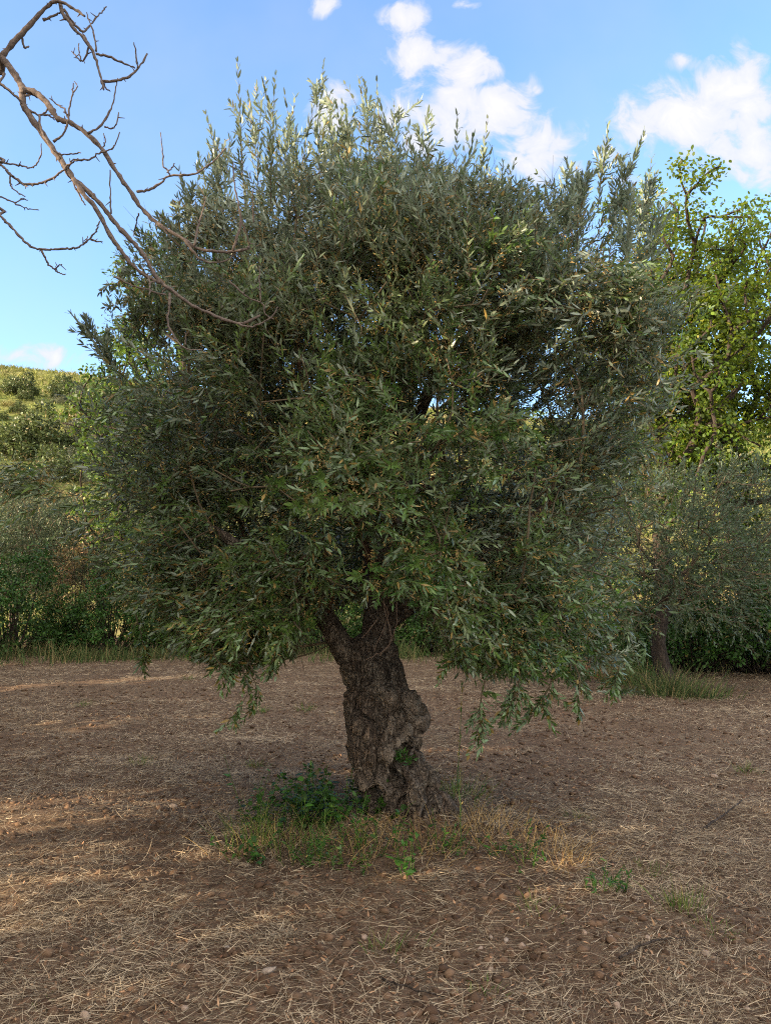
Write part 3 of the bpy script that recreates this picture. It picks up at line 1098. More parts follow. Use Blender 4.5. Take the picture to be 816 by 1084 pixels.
    t = rng.random((len(QQ), 3)); t[:, 2] = 1
    gfl = Geo()
    leaves(gfl, QQ, rng.normal(size=QQ.shape), rng.normal(size=QQ.shape), rng.uniform(.010, .024, len(QQ)), rng.uniform(.003, .007, len(QQ)), tint=t)
    # tall upright shoots along the top
    tips = [(212, 150), (200, 178), (250, 92), (268, 84), (286, 100), (318, 98), (335, 68), (352, 84), (385, 76), (404, 92), (428, 96), (447, 112), (462, 150), (485, 120), (497, 165), (512, 138), (530, 172),
            (545, 188), (575, 206), (602, 172), (622, 180), (641, 148), (655, 190), (670, 195), (689, 182), (706, 215), (302, 120), (370, 100), (228, 130), (180, 215), (165, 245), (88, 335), (102, 352), (590, 200)]
    tips += [(px + rng.normal(0, 14), py + rng.uniform(8, 75)) for px, py in tips[:30]] + [(px + rng.normal(0, 14), py + rng.uniform(20, 60)) for px, py in tips[5:20]]
    tp, td, tl = [], [], []
    for px, py in tips:
        Y = 5.5 + rng.uniform(-.6, .7)
        tip = at(px, py - 4, Y)
        L = rng.uniform(.9, 1.3) if px < 560 else rng.uniform(.5, .8)
        d = unit(np.array([(px - 400) / 1500 + rng.normal(0, .07), rng.normal(0, .1), 1.0]))
        if px < 110: d = unit(np.array([-.45, 0, .9])); L = .5
        tp.append(tip - d * L); td.append(d); tl.append(L)
    tp, td, tl = map(np.array, (tp, td, tl))
    shoots(gc, tp, td, tl, 23, .086, .0175, .0, 0, 1, spread=(.45, .85), dry=.02, twr=.0045)
    # side shoots on the tall leaders
    for k in range(9):
        t0 = rng.uniform(.05, .75, len(tp))
        d2 = unit(td + rng.normal(0, .30, td.shape))
        l2 = np.minimum(tl * (1 - t0), .55) * rng.uniform(.35, .8, len(tp))
        shoots(gc, tp + td * (tl * t0)[:, None], d2, l2, 10, .078, .0160, -.02, 0, 1, spread=(.45, .85), dry=.02)
    M_FLOWER = tint_mat('olive_flower', (.34, .27, .12), (.42, .30, .13), (.36, .24, .09), trans=.3)
    crown = gc.build('crown', [M_OLIVE, M_TWIG, M_OLIVE_FRESH], root)
    gfl.build('blossom', [M_FLOWER], crown)

    # --- sprays that hang below the crown
    def spray(pts, Y, n=10, Ls=(.1, .2), lw=(.066, .0165), dry=.1):
        g = Geo()
        n = int(n * 1.25)
        p, pr = smooth_path([at(x, y, Y + dy) for x, y, dy in pts], 5, .004, np.linspace(.006, .002, len(pts)))
        tube(g, p, pr, 5, 1)
        j = rng.integers(len(p) // 3, len(p), n)
        T = unit(np.gradient(p, axis=0))[j]
        D = unit(T * .8 + rng.normal(0, .55, (n, 3)) + [0, 0, -.15])
        shoots(g, p[j], D, rng.uniform(*Ls, n), 6, lw[0], lw[1], .12, 0, 1, spread=(.6, 1.1), dry=dry)
        g.build('hanging_spray', [M_OLIVE_FRESH, M_TWIG], crown)
    spray([(250, 690, 0), (258, 712, 0), (262, 735, -.03), (240, 768, -.06)], 4.6, 9, (.07, .14), (.05, .014))
    spray([(255, 690, .1), (268, 715, .1), (272, 745, .08)], 4.6, 7, (.08, .15), (.05, .014))
    spray([(520, 690, 0), (512, 720, 0), (508, 750, 0), (512, 780, 0)], 4.5, 11, (.09, .16), (.062, .017))
    spray([(545, 690, 0), (550, 715, 0), (545, 735, 0), (538, 752, 0)], 4.6, 14, (.10, .17))
    spray([(580, 690, 0), (585, 715, 0), (575, 740, 0), (560, 762, 0)], 4.7, 12, (.10, .17))
    spray([(600, 685, 0), (612, 715, 0), (612, 740, 0), (618, 772, 0)], 4.8, 5, (.07, .12))
    spray([(500, 650, 0), (492, 670, 0), (485, 690, 0), (478, 705, 0)], 4.4, 9, (.10, .16), (.062, .017))
    spray([(640, 680, 0), (655, 700, 0), (650, 722, 0)], 5.2, 8, (.1, .18))
    spray([(140, 640, 0), (150, 670, 0), (156, 702, 0)], 5.3, 8, (.1, .18))
    spray([(215, 660, 0), (226, 690, 0), (236, 708, -.05)], 4.6, 9, (.08, .16))
    spray([(300, 655, 0), (296, 680, 0), (288, 700, 0)], 4.5, 8, (.08, .15))
    # dead twigs caught in the fork
    for pts in ([(404, 618, -.35), (408, 650, -.4), (414, 676, -.42), (405, 690, -.42), (388, 698, -.42)],
                [(415, 600, -.4), (420, 640, -.42), (417, 672, -.42), (402, 694, -.42)],
                [(398, 625, -.4), (410, 650, -.4), (396, 690, -.42)],
                [(400, 655, -.4), (390, 668, -.4), (383, 675, -.4)]):
        g = Geo()
        p, pr = smooth_path([at(x, y, Yt + dy) for x, y, dy in pts], 5, .003, np.linspace(.005, .0025, len(pts)))
        tube(g, p, pr, 5, 0)
        g.build('dead_twig', [M_STRAWTWIG], o)
    # leafy sprout on the trunk
    g = Geo()
    base = at(426, 806, Yt - .26)
    n = 9
    D = unit(rng.normal(0, .6, (n, 3)) + [.1, -.5, .5])
    shoots(g, np.repeat(base[None], n, 0) + rng.normal(0, .015, (n, 3)), D, .09, 4, .045, .014, .05, 0, 1, dry=0)
    g.build('sprout', [M_WEED, M_TWIG], o)
    return root

M_STRAWTWIG = bark_mat('dead_twig_bark', (.22, .15, .11), (.36, .26, .19), (.30, .20, .14), scale=60, bump=.2, dist=.002)
make_main_olive()

# ------------------------------------------------------------------ leafless tree reaching in at upper left
def make_bare_tree():
    root = thing('bare_tree', 'leafless tree whose twisted bare branches reach in from the upper left', 'tree', (0, 0, 0))
    Y0 = 3.4
    base = np.array([-3.7, 2.3, 0.0])
    g = Geo()
    p, pr = smooth_path([base + [0, 0, -.15], base + [.03, 0, .6], base + [-.05, .05, 1.5], base + [.08, .1, 2.4], base + [.25, .1, 3.4], base + [.2, .1, 4.6], base + [.4, .0, 5.6]], 6, .004, [.17, .13, .11, .10, .07, .045, .02])
    tube(g, p, pr, 12)
    g.build('trunk', [M_BARE], root, smooth=True)
    B = lambda x, y, d=0: at(x, y, Y0 + d)
    def branch(paths, start=None):
        main = None
        for pi, (pts, r0, r1) in enumerate(paths):
            g = Geo()
            q = []
            dd = rng.normal(0, .05)
            for i, k in enumerate(pts):
                if len(k) == 2: k = (*k, 0.0 + dd * i / max(1, len(pts) - 1))
                q.append(B(*k))
            if start is not None and pi == 0:
                q = [np.array(s) for s in start] + q
            m = Y0 / F
            rad = np.linspace(r0 * m, r1 * m, len(q))
            if start is not None and pi == 0:
                rad[:len(start)] = np.linspace(.05, r0 * m * 1.05, len(start))
            P_, R_ = smooth_path(q, 5, .0016, rad)
            R_ = R_ * .86 * (1 + .13 * rng.normal(size=len(R_)))
            tube(g, P_, R_, 8)
            # buds and short spurs
            for i in range(3, len(P_) - 1, 5):
                if rng.random() < .6 and R_[i] < .02:
                    d = unit(rng.normal(0, 1, 3) + (P_[i + 1] - P_[i]) * 8)
                    tube(g, [P_[i] - d * R_[i] * .5, P_[i] + d * rng.uniform(.01, .035)], [R_[i] * .6 + .001, .0014], 5)
            if main is None:
                main = g.build('branch', [M_BARE], root, smooth=True)
            else:
                g.build('twig', [M_BARE], main, smooth=True)
    t = base
    s1 = [t + [.08, .1, 2.4], t + [.7, .2, 3.0], t + [1.25, .35, 3.65]]
    branch([([(-20, 78), (2, 60), (14, 46), (30, 28), (45, 12), (55, 3), (64, 2), (78, 9), (90, 17)], 4.8, 1.5),
            ([(46, 21), (56, 17), (66, 12)], 2, .9), ([(24, 40), (26, 50), (31, 49)], 1.6, 1),
            ([(64, 2), (67, 14), (73, 22), (80, 32), (86, 37), (98, 54), (104, 71), (108, 86), (110, 95)], 2.8, 1.2),
            ([(68, 10), (80, 27), (88, 33), (93, 30), (98, 24), (106, 15), (113, 7)], 1.8, .8),
            ([(108, 86), (122, 86), (137, 81), (147, 71), (156, 57)], 2.0, 1.1), ([(109, 87), (112, 93), (117, 97)], 1.3, .7),
            ([(102, 57), (115, 60), (132, 67), (143, 72)], 1.8, 1.0), ([(146, 72), (144, 58), (142, 45)], 1.2, .7),
            ([(102, 54), (100, 38), (97, 28), (92, 13)], 1.3, .7), ([(94, 50), (91, 60), (87, 65), (81, 60), (76, 54)], 1.4, .7), ([(86, 63), (84, 54), (84, 46)], .9, .6),
            ([(97, 52), (92, 42), (88, 35)], 1.3, .8)], s1)
    branch([([(2, 60), (10, 70), (18, 82), (25, 94), (36, 97), (48, 106), (56, 118), (62, 126), (76, 131), (94, 143), (110, 160), (124, 182), (137, 201), (151, 221), (169, 238), (196, 254), (212, 264), (235, 267), (259, 264), (264, 262)], 4.6, 1.6),
            ([(93, 141), (108, 132), (118, 115), (122, 98), (125, 83)], 1.7, .7), ([(111, 134), (119, 136), (123, 132), (126, 119)], 1.2, .7),
            ([(57, 150), (66, 143), (72, 130), (74, 115), (77, 100), (78, 88)], 1.6, .8), ([(72, 124), (68, 115), (60, 110), (53, 104)], 1.2, .7), ([(78, 98), (82, 92), (79, 86)], .8, .6),
            ([(145, 203), (158, 201), (169, 195), (180, 186), (204, 185), (216, 178), (227, 170), (239, 157)], 1.9, .9), ([(180, 186), (178, 180), (173, 175), (172, 158), (170, 140)], 1.3, .6), ([(178, 181), (183, 177), (185, 173)], 1, .6),
            ([(206, 260), (209, 244), (212, 232), (216, 220), (218, 208)], 1.6, .7), ([(247, 265), (252, 248), (255, 232), (251, 209), (248, 190), (247, 172)], 1.7, .8),
            ([(255, 232), (262, 250), (264, 262)], 1.1, .7), ([(196, 254), (208, 270), (222, 278), (240, 276), (250, 268)], 1.6, .9), ([(269, 235), (268, 215), (268, 200)], 1, .6),
            ([(169, 238), (180, 250), (192, 262)], 1.4, .6), ([(147, 226), (144, 238), (141, 250)], 1.0, .6)])
    branch([([(25, 94), (24, 104), (27, 115), (40, 135), (53, 152), (66, 172), (78, 189), (93, 202), (102, 211), (116, 228), (129, 244), (142, 257), (151, 268), (160, 283), (169, 297), (184, 309), (204, 323), (227, 334), (251, 342), (264, 340), (275, 334)], 4.2, 1.5),
            ([(78, 189), (90, 207), (102, 221), (118, 250), (128, 265), (137, 277), (148, 287), (157, 293), (169, 299)], 3.0, 2.2),
            ([(118, 226), (117, 205), (117, 180)], 1.2, .7), ([(157, 293), (159, 303), (158, 312)], 1.4, .8), ([(180, 310), (179, 325), (178, 342), (183, 354), (190, 364), (200, 370), (214, 370)], 1.7, .8), ([(196, 365), (197, 358), (196, 352)], .9, .6),
            ([(243, 297), (253, 307), (263, 315), (278, 322), (281, 332), (290, 338)], 1.3, .8), ([(251, 342), (262, 346), (275, 343), (288, 335), (294, 325)], 1.3, .7), ([(276, 320), (275, 300), (275, 282)], 1, .6),
            ([(122, 293), (134, 299), (141, 303), (155, 306), (166, 310), (176, 312)], 1.1, 1.0),
            ([(63, 162), (68, 172), (73, 181), (80, 197), (86, 210), (91, 217)], 1.9, .8), ([(42, 122), (43, 135), (50, 150), (63, 163), (76, 163), (86, 162)], 1.8, .7), ([(73, 178), (76, 170), (83, 168)], 1.1, .8)])
    s2 = [t + [-.05, .05, 1.7], t + [.7, .2, 2.5], t + [1.3, .3, 3.2]]
    branch([([(-15, 80), (0, 88), (9, 95), (18, 103), (30, 115), (42, 122), (50, 117), (54, 111)], 2.4, 1.1), ([(27, 102), (34, 100), (41, 104)], 1.6, .8), ([(44, 122), (52, 122), (58, 127)], 1.3, .8)], s2)
    branch([([(-15, 166), (0, 174), (9, 182), (17, 189), (27, 195), (40, 194), (51, 191), (60, 186), (66, 181), (74, 174), (81, 170), (95, 169), (105, 162), (116, 159), (122, 153), (127, 140)], 2.1, .8),
            ([(0, 171), (12, 174), (24, 175), (31, 178), (37, 176), (43, 166), (44, 152)], 1.4, .7), ([(11, 187), (12, 197), (18, 203), (27, 208)], 1.2, .7), ([(-5, 205), (0, 208), (10, 212), (20, 217), (30, 221), (41, 222)], 1.2, .6), ([(17, 215), (24, 210), (30, 212)], .9, .6),
            ([(107, 161), (112, 150), (110, 141)], 1, .6), ([(24, 195), (30, 198)], 1, .6)], s2)
    branch([([(-15, 216), (0, 228), (8, 236), (16, 244), (26, 255), (35, 262), (48, 264), (59, 264), (72, 263), (82, 262), (92, 256), (98, 250), (103, 243), (106, 234)], 2.0, .9),
            ([(43, 263), (48, 272), (51, 279), (58, 285), (63, 289), (70, 290)], 1.5, .7), ([(58, 285), (63, 281), (66, 280)], 1, .6), ([(96, 253), (103, 256), (109, 256)], 1.1, .6), ([(92, 256), (93, 250)], 1, .6)], s2)
    # more leafless limbs on the side away from the olive
    local = np.random.default_rng(5)
    for h, az, L in ((1.9, 2.6, 1.5), (2.6, 3.5, 1.8), (3.2, 4.4, 1.6), (3.7, 2.9, 1.3), (4.3, 3.9, 1.1), (4.8, 2.2, .8)):
        o = base + np.array([np.interp(h, [1.5, 2.4, 3.4, 4.6], [-.05, .08, .25, .2]), np.interp(h, [1.5, 2.4, 3.4, 4.6], [.05, .1, .1, .1]), h])
        d = np.array([math.cos(az), math.sin(az), .75])
        ts = np.linspace(0, 1, 7)
        P = np.array([o + d * L * t + np.array([0, 0, .3 * L * t * t]) + local.normal(0, .05, 3) * min(1, t * 3) for t in ts])
        g = Geo()
        q, r = smooth_path(P, 5, .003, np.linspace(.05, .008, 7))
        tube(g, q, r, 8)
        m = g.build('branch', [M_BARE], root, smooth=True)
        for k in range(7):
            e = int(local.integers(8, len(q) - 2))
            dd = unit(d + local.normal(0, .8, 3))
            tl = local.uniform(.25, .7)
            g = Geo()
            w, wr = smooth_path([q[e], q[e] + dd * tl * .5 + local.normal(0, .03, 3), q[e] + dd * tl + np.array([0, 0, .12])], 5, .003, [r[e] * .6, .006, .002])
            tube(g, w, wr, 6)
            g.build('twig', [M_BARE], m, smooth=True)
make_bare_tree()

# ------------------------------------------------------------------ trees and bushes behind the field
def put(x, y, dz=0.0):
    return (x, y, gz(x, y) + dz)

def hpos(px, Y):
    x = (px - CX) / F * Y
    return np.array([x, Y])

x, y = hpos(694, 18.0)
b1 = make_broadleaf('broadleaf_tree', 'yellow green leafy tree behind the right side of the olive crown', put(x, y), 11.5, 2.7, 2.6, 5, n=470, per=66, leaf=(.098, .060), trunk_r=.2, lean=(.2, 0), gapn=-.16, crad=(.26, .50))
x, y = hpos(792, 19.0)
b2 = make_broadleaf('broadleaf_tree', 'tall airy tree with crooked dark limbs at the far right edge', put(x, y), 11.8, 2.9, 3.0, 8, n=470, per=66, leaf=(.098, .060), trunk_r=.22, lean=(-.4, .2), gapn=-.13, crad=(.26, .50))
x, y = hpos(176, 20.5)
b3 = make_broadleaf('broadleaf_tree', 'leafy green tree rising behind the left side of the olive crown', put(x, y), 11.4, 2.3, 2.0, 13, n=460, per=54, leaf=(.105, .062), trunk_r=.2, crad=(.25, .45), mat=M_BROAD2)

def make_grove_olive(label, loc, rz, s):
    global rng
    old = rng
    rng = np.random.default_rng(77)
    root = thing('olive_tree', label, 'tree', loc, rz, None, s)
    sk = Skel()
    j = sk.add((0, 0, -.15), -1)
    j = sk.chain([(-.12, 0, .35), (-.18, 0, .75), (-.05, .05, 1.1), (.0, .05, 1.4)], j)
    H, rad = 4.0, 2.1
    P = []
    while len(P) < 420:
        d = unit(rng.normal(size=3)); r_ = rng.random() ** .36
        w = 1 + .25 * vnoise(np.array([d * 2.1]), 9)[0]
        q = np.array([0, 0, 2.35]) + d * r_ * w * np.array([rad, rad, 1.65])
        if q[2] < .75 or (fbm(np.array([q * 1.3]), 2, 33)[0] < -.2): continue
        P.append(q)
    P = np.array(P)
    sk.grow(P[np.argsort(np.linalg.norm(P - [0, 0, 1.4], axis=1))], .33, .5, .5, minj=3)
    r = sk.radii(.006, 2.3)
    r[:5] = [.17, .12, .105, .095, .09]
    gt, gc = Geo(), Geo()
    sk.draw(r, gt, gc, .025, (9, 4), 0, 1)
    n = 2600
    A = np.array(sk.p[5:])
    S = A[rng.integers(0, len(A), n)] + rng.normal(0, .10, (n, 3))
    out = (S - [0, 0, 2.2]) / [rad, rad, 1.7]
    D = unit(out + rng.normal(0, .4, S.shape) + [0, 0, .25])
    tb = rng.random((n, 3)); tb[:, 1] = np.clip(.5 + .8 * fbm(S * 1.5, 2, 5), 0, 1)
    shoots(gc, S, D, rng.uniform(.25, .5, n), 8, .075, .019, .15, 0, 1, tintbase=tb, dry=.04, twr=.003)
    gt.build('trunk', [M_TRUNK2], root, smooth=True)
    gc.build('crown', [M_OLIVE_FAR, M_TWIG], root)
    rng = old
    return root

x, y = hpos(703, 13.2)
OG = make_grove_olive('smaller olive tree with dark trunk standing in shade on the right', put(x, y), .4, (1.25, 1.1, 1.02))
xb, yb = hpos(705, 13.4)
dup(OG, 'grey green olive tree beyond the bushes at the left edge', put(*hpos(18, 23)), 2.1, 1.25)
dup(OG, 'olive tree half hidden behind the left side of the big crown', put(*hpos(105, 24.5)), 4.0, 1.15)
dup(OG, 'olive tree behind the left boughs of the big crown', put(*hpos(262, 22)), 1.1, 1.4)
dup(OG, 'olive tree behind the right boughs of the big crown', put(*hpos(560, 22.5)), 3.1, 1.45)
dup(OG, 'olive tree behind the fork of the big trunk', put(*hpos(390, 24)), 5.2, 1.25)
dup(OG, 'olive tree beyond the one with the dark trunk at right', put(*hpos(860, 18.5)), 5.0, 1.05)

SH = make_shrub('shrub', 'dense dark green shrub low at the left edge of the field', 'shrub', put(*hpos(15, 19.6)), 1.5, 2.5, 21, M_SHRUB, 150, 62, (.085, .045))
shr = [(78, 20.2, .55, 1.0, 'dark green shrub beside the sunlit gap at left'),
       (120, 20.2, .9, 2.0, 'low dark shrub under the left edge of the olive crown'),
       (205, 20.8, 1.0, 3.0, 'dark shrub behind the left hanging sprays'),
       (285, 20.4, .85, 4.2, 'dark shrub left of the olive trunk at the field edge'),
       (350, 21.2, .95, 5.1, 'dark shrub straight behind the olive fork'),
       (440, 20.6, 1.0, .4, 'dark shrub just right of the olive trunk at the field edge'),
       (515, 20.9, 1.0, 1.3, 'dark shrub behind the right hanging sprays'),
       (590, 20.3, .95, 2.6, 'dark shrub left of the small shaded olive'),
       (660, 18.6, .85, 3.3, 'dark shrub behind the trunk of the small shaded olive'),
       (728, 16.0, 1.0, 5.6, 'bright leafy shrub under the small shaded olive'),
       (800, 15.6, 1.0, .9, 'leafy shrub at the right edge under the small olive')]
for px, Y, s, rz, lb in shr:
    dup(SH, lb, put(*hpos(px, Y)), rz, s)
SD = make_shrub('shrub', 'sunlit straw coloured shrub in the gap between bushes at left', 'shrub', put(*hpos(86, 21.3)), .85, 3.5, 31, leaf_mat('dry_shrub_leaf', (.26, .19, .075), (.36, .27, .11), (.28, .2, .09), (.3, .16, .09), trans=.25), 70, 46, (.09, .03), dry=.2)

def make_tall_grass():
    g = Geo()
    n = 20000
    x = rng.uniform(-12.5, 12.5, n)
    edge = 18.4 + 1.5 * fbm2(x, x * 0, .35, 4, 91)
    edge = np.where(x > 5.2, np.minimum(edge, 16.6 + .4 * fbm2(x, x * 0, .9, 2, 92)), edge)
    y = edge + np.abs(rng.normal(0, .9, n)) - .5 * rng.random(n) ** 3 * 3
    ok = rng.random(n) < np.clip(.45 + 1.5 * fbm2(x, y, .6, 3, 93), .03, 1)
    x, y = x[ok], y[ok]; n = len(x)
    D = np.stack([rng.normal(0, .25, n), rng.normal(0, .25, n), np.ones(n)], 1)
    blades(g, np.stack([x, y, gheight(x, y)], 1), D, rng.uniform(.10, .62, n) * np.clip(1 + 1.1 * fbm2(x, y, .7, 3, 94), .25, 1.7), rng.uniform(.012, .024, n), rng.uniform(.05, .45, n))
    tag(g.build('tall_grass', [M_TALL]), 'uncut grass along the far edge of the field', 'grass', kind='stuff')
make_tall_grass()

# hillside shrubs
HS = make_shrub('hillside_shrub', 'round green shrub on the sunny hillside below the ridge', 'shrub', (0, 0, 0), 2.2, 3.0, 41, M_HILLSHRUB, 80, 34, (.26, .15), crad=(.3, .6))
def hill_at(px, Y):
    x, y = hpos(px, Y)
    return (x, y, float(hheight(np.array([x]), np.array([y]))[0]) - .1)
HS.location = hill_at(32, 52)
HS2 = make_shrub('hillside_shrub', 'grey green domed shrub right of the round one on the hillside', 'shrub', hill_at(80, 53), 1.9, 2.6, 43, leaf_mat('grey_shrub_leaf', (.085, .10, .055), (.14, .15, .085), (.13, .14, .09), (.2, .17, .1), trans=.15), 70, 40, (.18, .06), crad=(.25, .5))
HS3 = make_shrub('hillside_shrub', 'yellowish broom like shrub on the hillside near the left edge', 'shrub', hill_at(12, 45), 1.6, 1.6, 45, leaf_mat('broom_leaf', (.14, .15, .03), (.22, .20, .04), (.15, .15, .04), (.30, .22, .10), trans=.2), 44, 40, (.22, .07), crad=(.3, .7), dry=.2)
G_H = 'green shrubs dotted over the hillside'
for px, Y, s, rz, lb in [(8, 50, .8, 2.0, 'hillside shrub at the very left edge of the photo'), (52, 47, .75, 3.0, 'hillside shrub below the round one'),
                         (14, 62, .6, .5, 'small shrub high on the hillside near the left edge'), (60, 66, .55, 1.7, 'small shrub just under the ridge at left'), (96, 58, .9, 2.8, 'hillside shrub partly hidden by the left broadleaf tree'),
                         (30, 40, .9, 4.0, 'lower hillside shrub above the left grove olive'), (88, 41, .8, 5.0, 'lower hillside shrub above the sunlit gap'), (3, 36, .8, 5.5, 'lowest hillside shrub at the left edge')]:
    dup(HS, lb, hill_at(px, Y), rz, s, G_H)
for k in (HS, HS2, HS3): k['group'] = G_H
for i in range(100):
    Y = rng.uniform(33, 64)
    px = rng.uniform(-60, 130) if i % 3 else rng.uniform(-60, 880)
    dup((HS, HS2, HS3)[int(rng.integers(0, 3))], 'shrub among many on the hillside behind the trees', hill_at(px, Y), rng.random() * 6.28, rng.uniform(.18, .75) if i % 2 else rng.uniform(.15, .35), G_H)
for px, s in ((6, .05), (31, .06), (750, .2), (790, .16)):
    dup(HS, 'tiny shrub standing on the ridge line against the sky', hill_at(px, 77), rng.random() * 6, s, 'shrubs on the ridge line')

# ------------------------------------------------------------------ weeds, tufts and stones in the field
def gp(px, py):
    p = gnd(px, py)
    return np.array([p[0], p[1], gz(p[0], p[1])])

def grass_tuft(label, px, py, n=60, h=.2, rad=.06, mat=None, group=None, name='grass_tuft', spread=.35, w=.006):
    p = gp(px, py)
    g = Geo()
    q = rng.normal(0, rad, (n, 3)) * [1, 1, 0]
    D = np.stack([q[:, 0] / rad * spread * .6 + rng.normal(0, spread, n) * .6, q[:, 1] / rad * spread * .6 + rng.normal(0, spread, n) * .6, np.ones(n)], 1)
    blades(g, q + [0, 0, -.015], D, h * rng.uniform(.5, 1.15, n), w * rng.uniform(.7, 1.3, n), rng.uniform(.05, .5, n), segs=4)
    o = g.build(name, [mat or M_GRASS])
    o.location = p
    return tag(o, label, 'grass' if 'grass' in name else 'weed', group)

def weed(label, px, py, stems=8, h=.25, rad=.1, leaf=(.045, .022), dens=9, mat=None, group=None, name='leafy_weed', up=1.0):
    p = gp(px, py)
    root = thing(name, label, 'weed', p, 0, group)
    gs, gf = Geo(), Geo()
    for _ in range(stems):
        b = rng.normal(0, rad * .6, 3) * [1, 1, 0] + [0, 0, -.02]
        d = unit(np.array([b[0] / rad * .5, b[1] / rad * .5, up]) + rng.normal(0, .25, 3))
        L = h * rng.uniform(.55, 1.15)
        s = rng.normal(0, .2, 3)
        path = np.array([b + d * L * t + s * L * t * t * .5 for t in np.linspace(0, 1, 6)])
        tube(gs, path, np.linspace(.003, .0012, 6), 4)
        k = dens
        t = rng.uniform(.15, 1, k)
        c = np.stack([np.interp(t, np.linspace(0, 1, 6), path[:, i]) for i in range(3)], 1)
        D = unit(rng.normal(0, 1, (k, 3)) * [1, 1, .4] + d * .5)
        leaves(gf, c, D, rng.normal(0, .35, (k, 3)) + [0, 0, 1], leaf[0] * rng.uniform(.6, 1.3, k), leaf[1] * rng.uniform(.7, 1.3, k), bend=.25,
               tint=np.concatenate([rng.random((k, 2)), (rng.random((k, 1)) < .06) * 1.0], 1))
    gs.build('stem', [M_GRASS], root)
    gf.build('foliage', [mat or M_WEED], root)
    return root

# thick green growth at the foot of the trunk
GW = 'weeds crowding the foot of the olive trunk'
weed('tall green weed at the left end of the weeds by the trunk', 276, 872, 9, .38, .08, (.05, .03), 9, group=GW)
weed('low bright weed at the left corner of the weeds by the trunk', 264, 905, 10, .18, .07, (.045, .026), 8, group=GW)
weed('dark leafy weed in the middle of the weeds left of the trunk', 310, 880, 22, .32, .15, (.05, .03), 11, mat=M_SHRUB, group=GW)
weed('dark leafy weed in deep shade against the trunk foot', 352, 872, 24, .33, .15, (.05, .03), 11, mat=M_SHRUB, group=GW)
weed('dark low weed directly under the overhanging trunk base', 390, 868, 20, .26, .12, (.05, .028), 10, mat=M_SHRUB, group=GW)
weed('feathery bright green weed in front of the weeds by the trunk', 336, 915, 16, .21, .07, (.028, .008), 22, group=GW)
weed('lanky weed with a few broad leaves in front of the trunk', 430, 930, 6, .27, .05, (.045, .026), 6, group=GW)
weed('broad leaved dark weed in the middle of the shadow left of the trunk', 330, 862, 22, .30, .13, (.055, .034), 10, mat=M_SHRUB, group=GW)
weed('yellowing weed at the front of the weeds by the trunk', 368, 915, 12, .2, .1, (.035, .015), 9, mat=M_OLIVE_FRESH, group=GW)
weed('sparse weed with thin stems in front of the trunk base', 385, 900, 14, .26, .12, (.04, .018), 7, group=GW)
weed('scraggly weed at the front of the root flare', 468, 905, 12, .26, .1, (.035, .014), 7, group=GW)
grass_tuft('dry grass mixed into the weeds at left of the trunk', 290, 893, 70, .28, .14, M_DRY, GW, 'dry_grass_clump', .6, .0025)
grass_tuft('dry grass standing before the trunk foot', 380, 906, 130, .26, .20, M_DRY, GW, 'dry_grass_clump', .7, .0025)
grass_tuft('dry grass over the foot of the root flare', 440, 898, 170, .27, .18, M_DRY, GW, 'dry_grass_clump', .7, .0025)
grass_tuft('green grass poking through the weeds by the trunk', 330, 895, 140, .30, .16, M_GRASS, GW, 'grass_tuft', .35, .005)
grass_tuft('green grass at the left of the weeds by the trunk', 272, 890, 110, .36, .09, M_GRASS, GW, 'grass_tuft', .3, .005)
grass_tuft('bright green grass tuft just right of the trunk', 478, 848, 150, .26, .12, M_GRASS, None, 'grass_tuft', .45, .005)
grass_tuft('golden dry grass clump right of the trunk in a patch of sun', 515, 886, 330, .22, .19, M_DRY, None, 'dry_grass_clump', .8, .003)
grass_tuft('golden dry grass clump with a few tall seed stalks farthest right of the trunk', 588, 904, 260, .24, .15, M_DRY, None, 'dry_grass_clump', .8, .003)
weed('green weed between the two golden grass clumps', 545, 900, 10, .20, .1, (.04, .014), 8)
weed('thin stemmed weed in front of the golden grass', 560, 912, 7, .2, .08, (.03, .012), 8)
weed('two leaved young weed right of the golden grass', 630, 940, 8, .19, .07, (.04, .013), 8)
weed('small leafy weed beside the young weed at right', 655, 938, 6, .16, .06, (.035, .013), 7)
grass_tuft('bright green grass tuft alone in the straw at right', 722, 958, 90, .17, .045, M_GRASS, None, 'grass_tuft', .3, .005)
grass_tuft('small green tuft at the bottom near the middle', 412, 1000, 45, .13, .05, M_GRASS, None, 'grass_tuft', .4, .004)
grass_tuft('small green tuft low in the straw right of centre', 568, 965, 40, .11, .07, M_GRASS, None, 'grass_tuft', .5, .004)
for px, py, h, lb in [(322, 752, .16, 'faint green tuft left of the trunk halfway to the field edge'), (150, 808, .14, 'sparse green tuft in the straw at left'), (90, 745, .12, 'green tuft at far left of the field'),
                      (278, 752, .14, 'green tuft below the left hanging spray'), (272, 806, .12, 'green tuft between the spray and the weeds'), (760, 985, .10, 'tiny green tuft at the right edge of the straw'), (510, 1050, .07, 'tiny green tuft at the bottom edge'),
                      (790, 815, .12, 'green tuft on the bare soil at right'), (610, 862, .10, 'green tuft beyond the golden grass'), (52, 1062, .05, 'tiny seedling tuft at the bottom left corner'), (200, 720, .15, 'green tuft under the left end of the crown'), (688, 915, .1, 'green tuft behind the lone bright tuft')]:
    grass_tuft(lb, px, py, 60, h, .05, M_GRASS, 'small green tufts scattered over the field', 'grass_tuft', .5, .005)
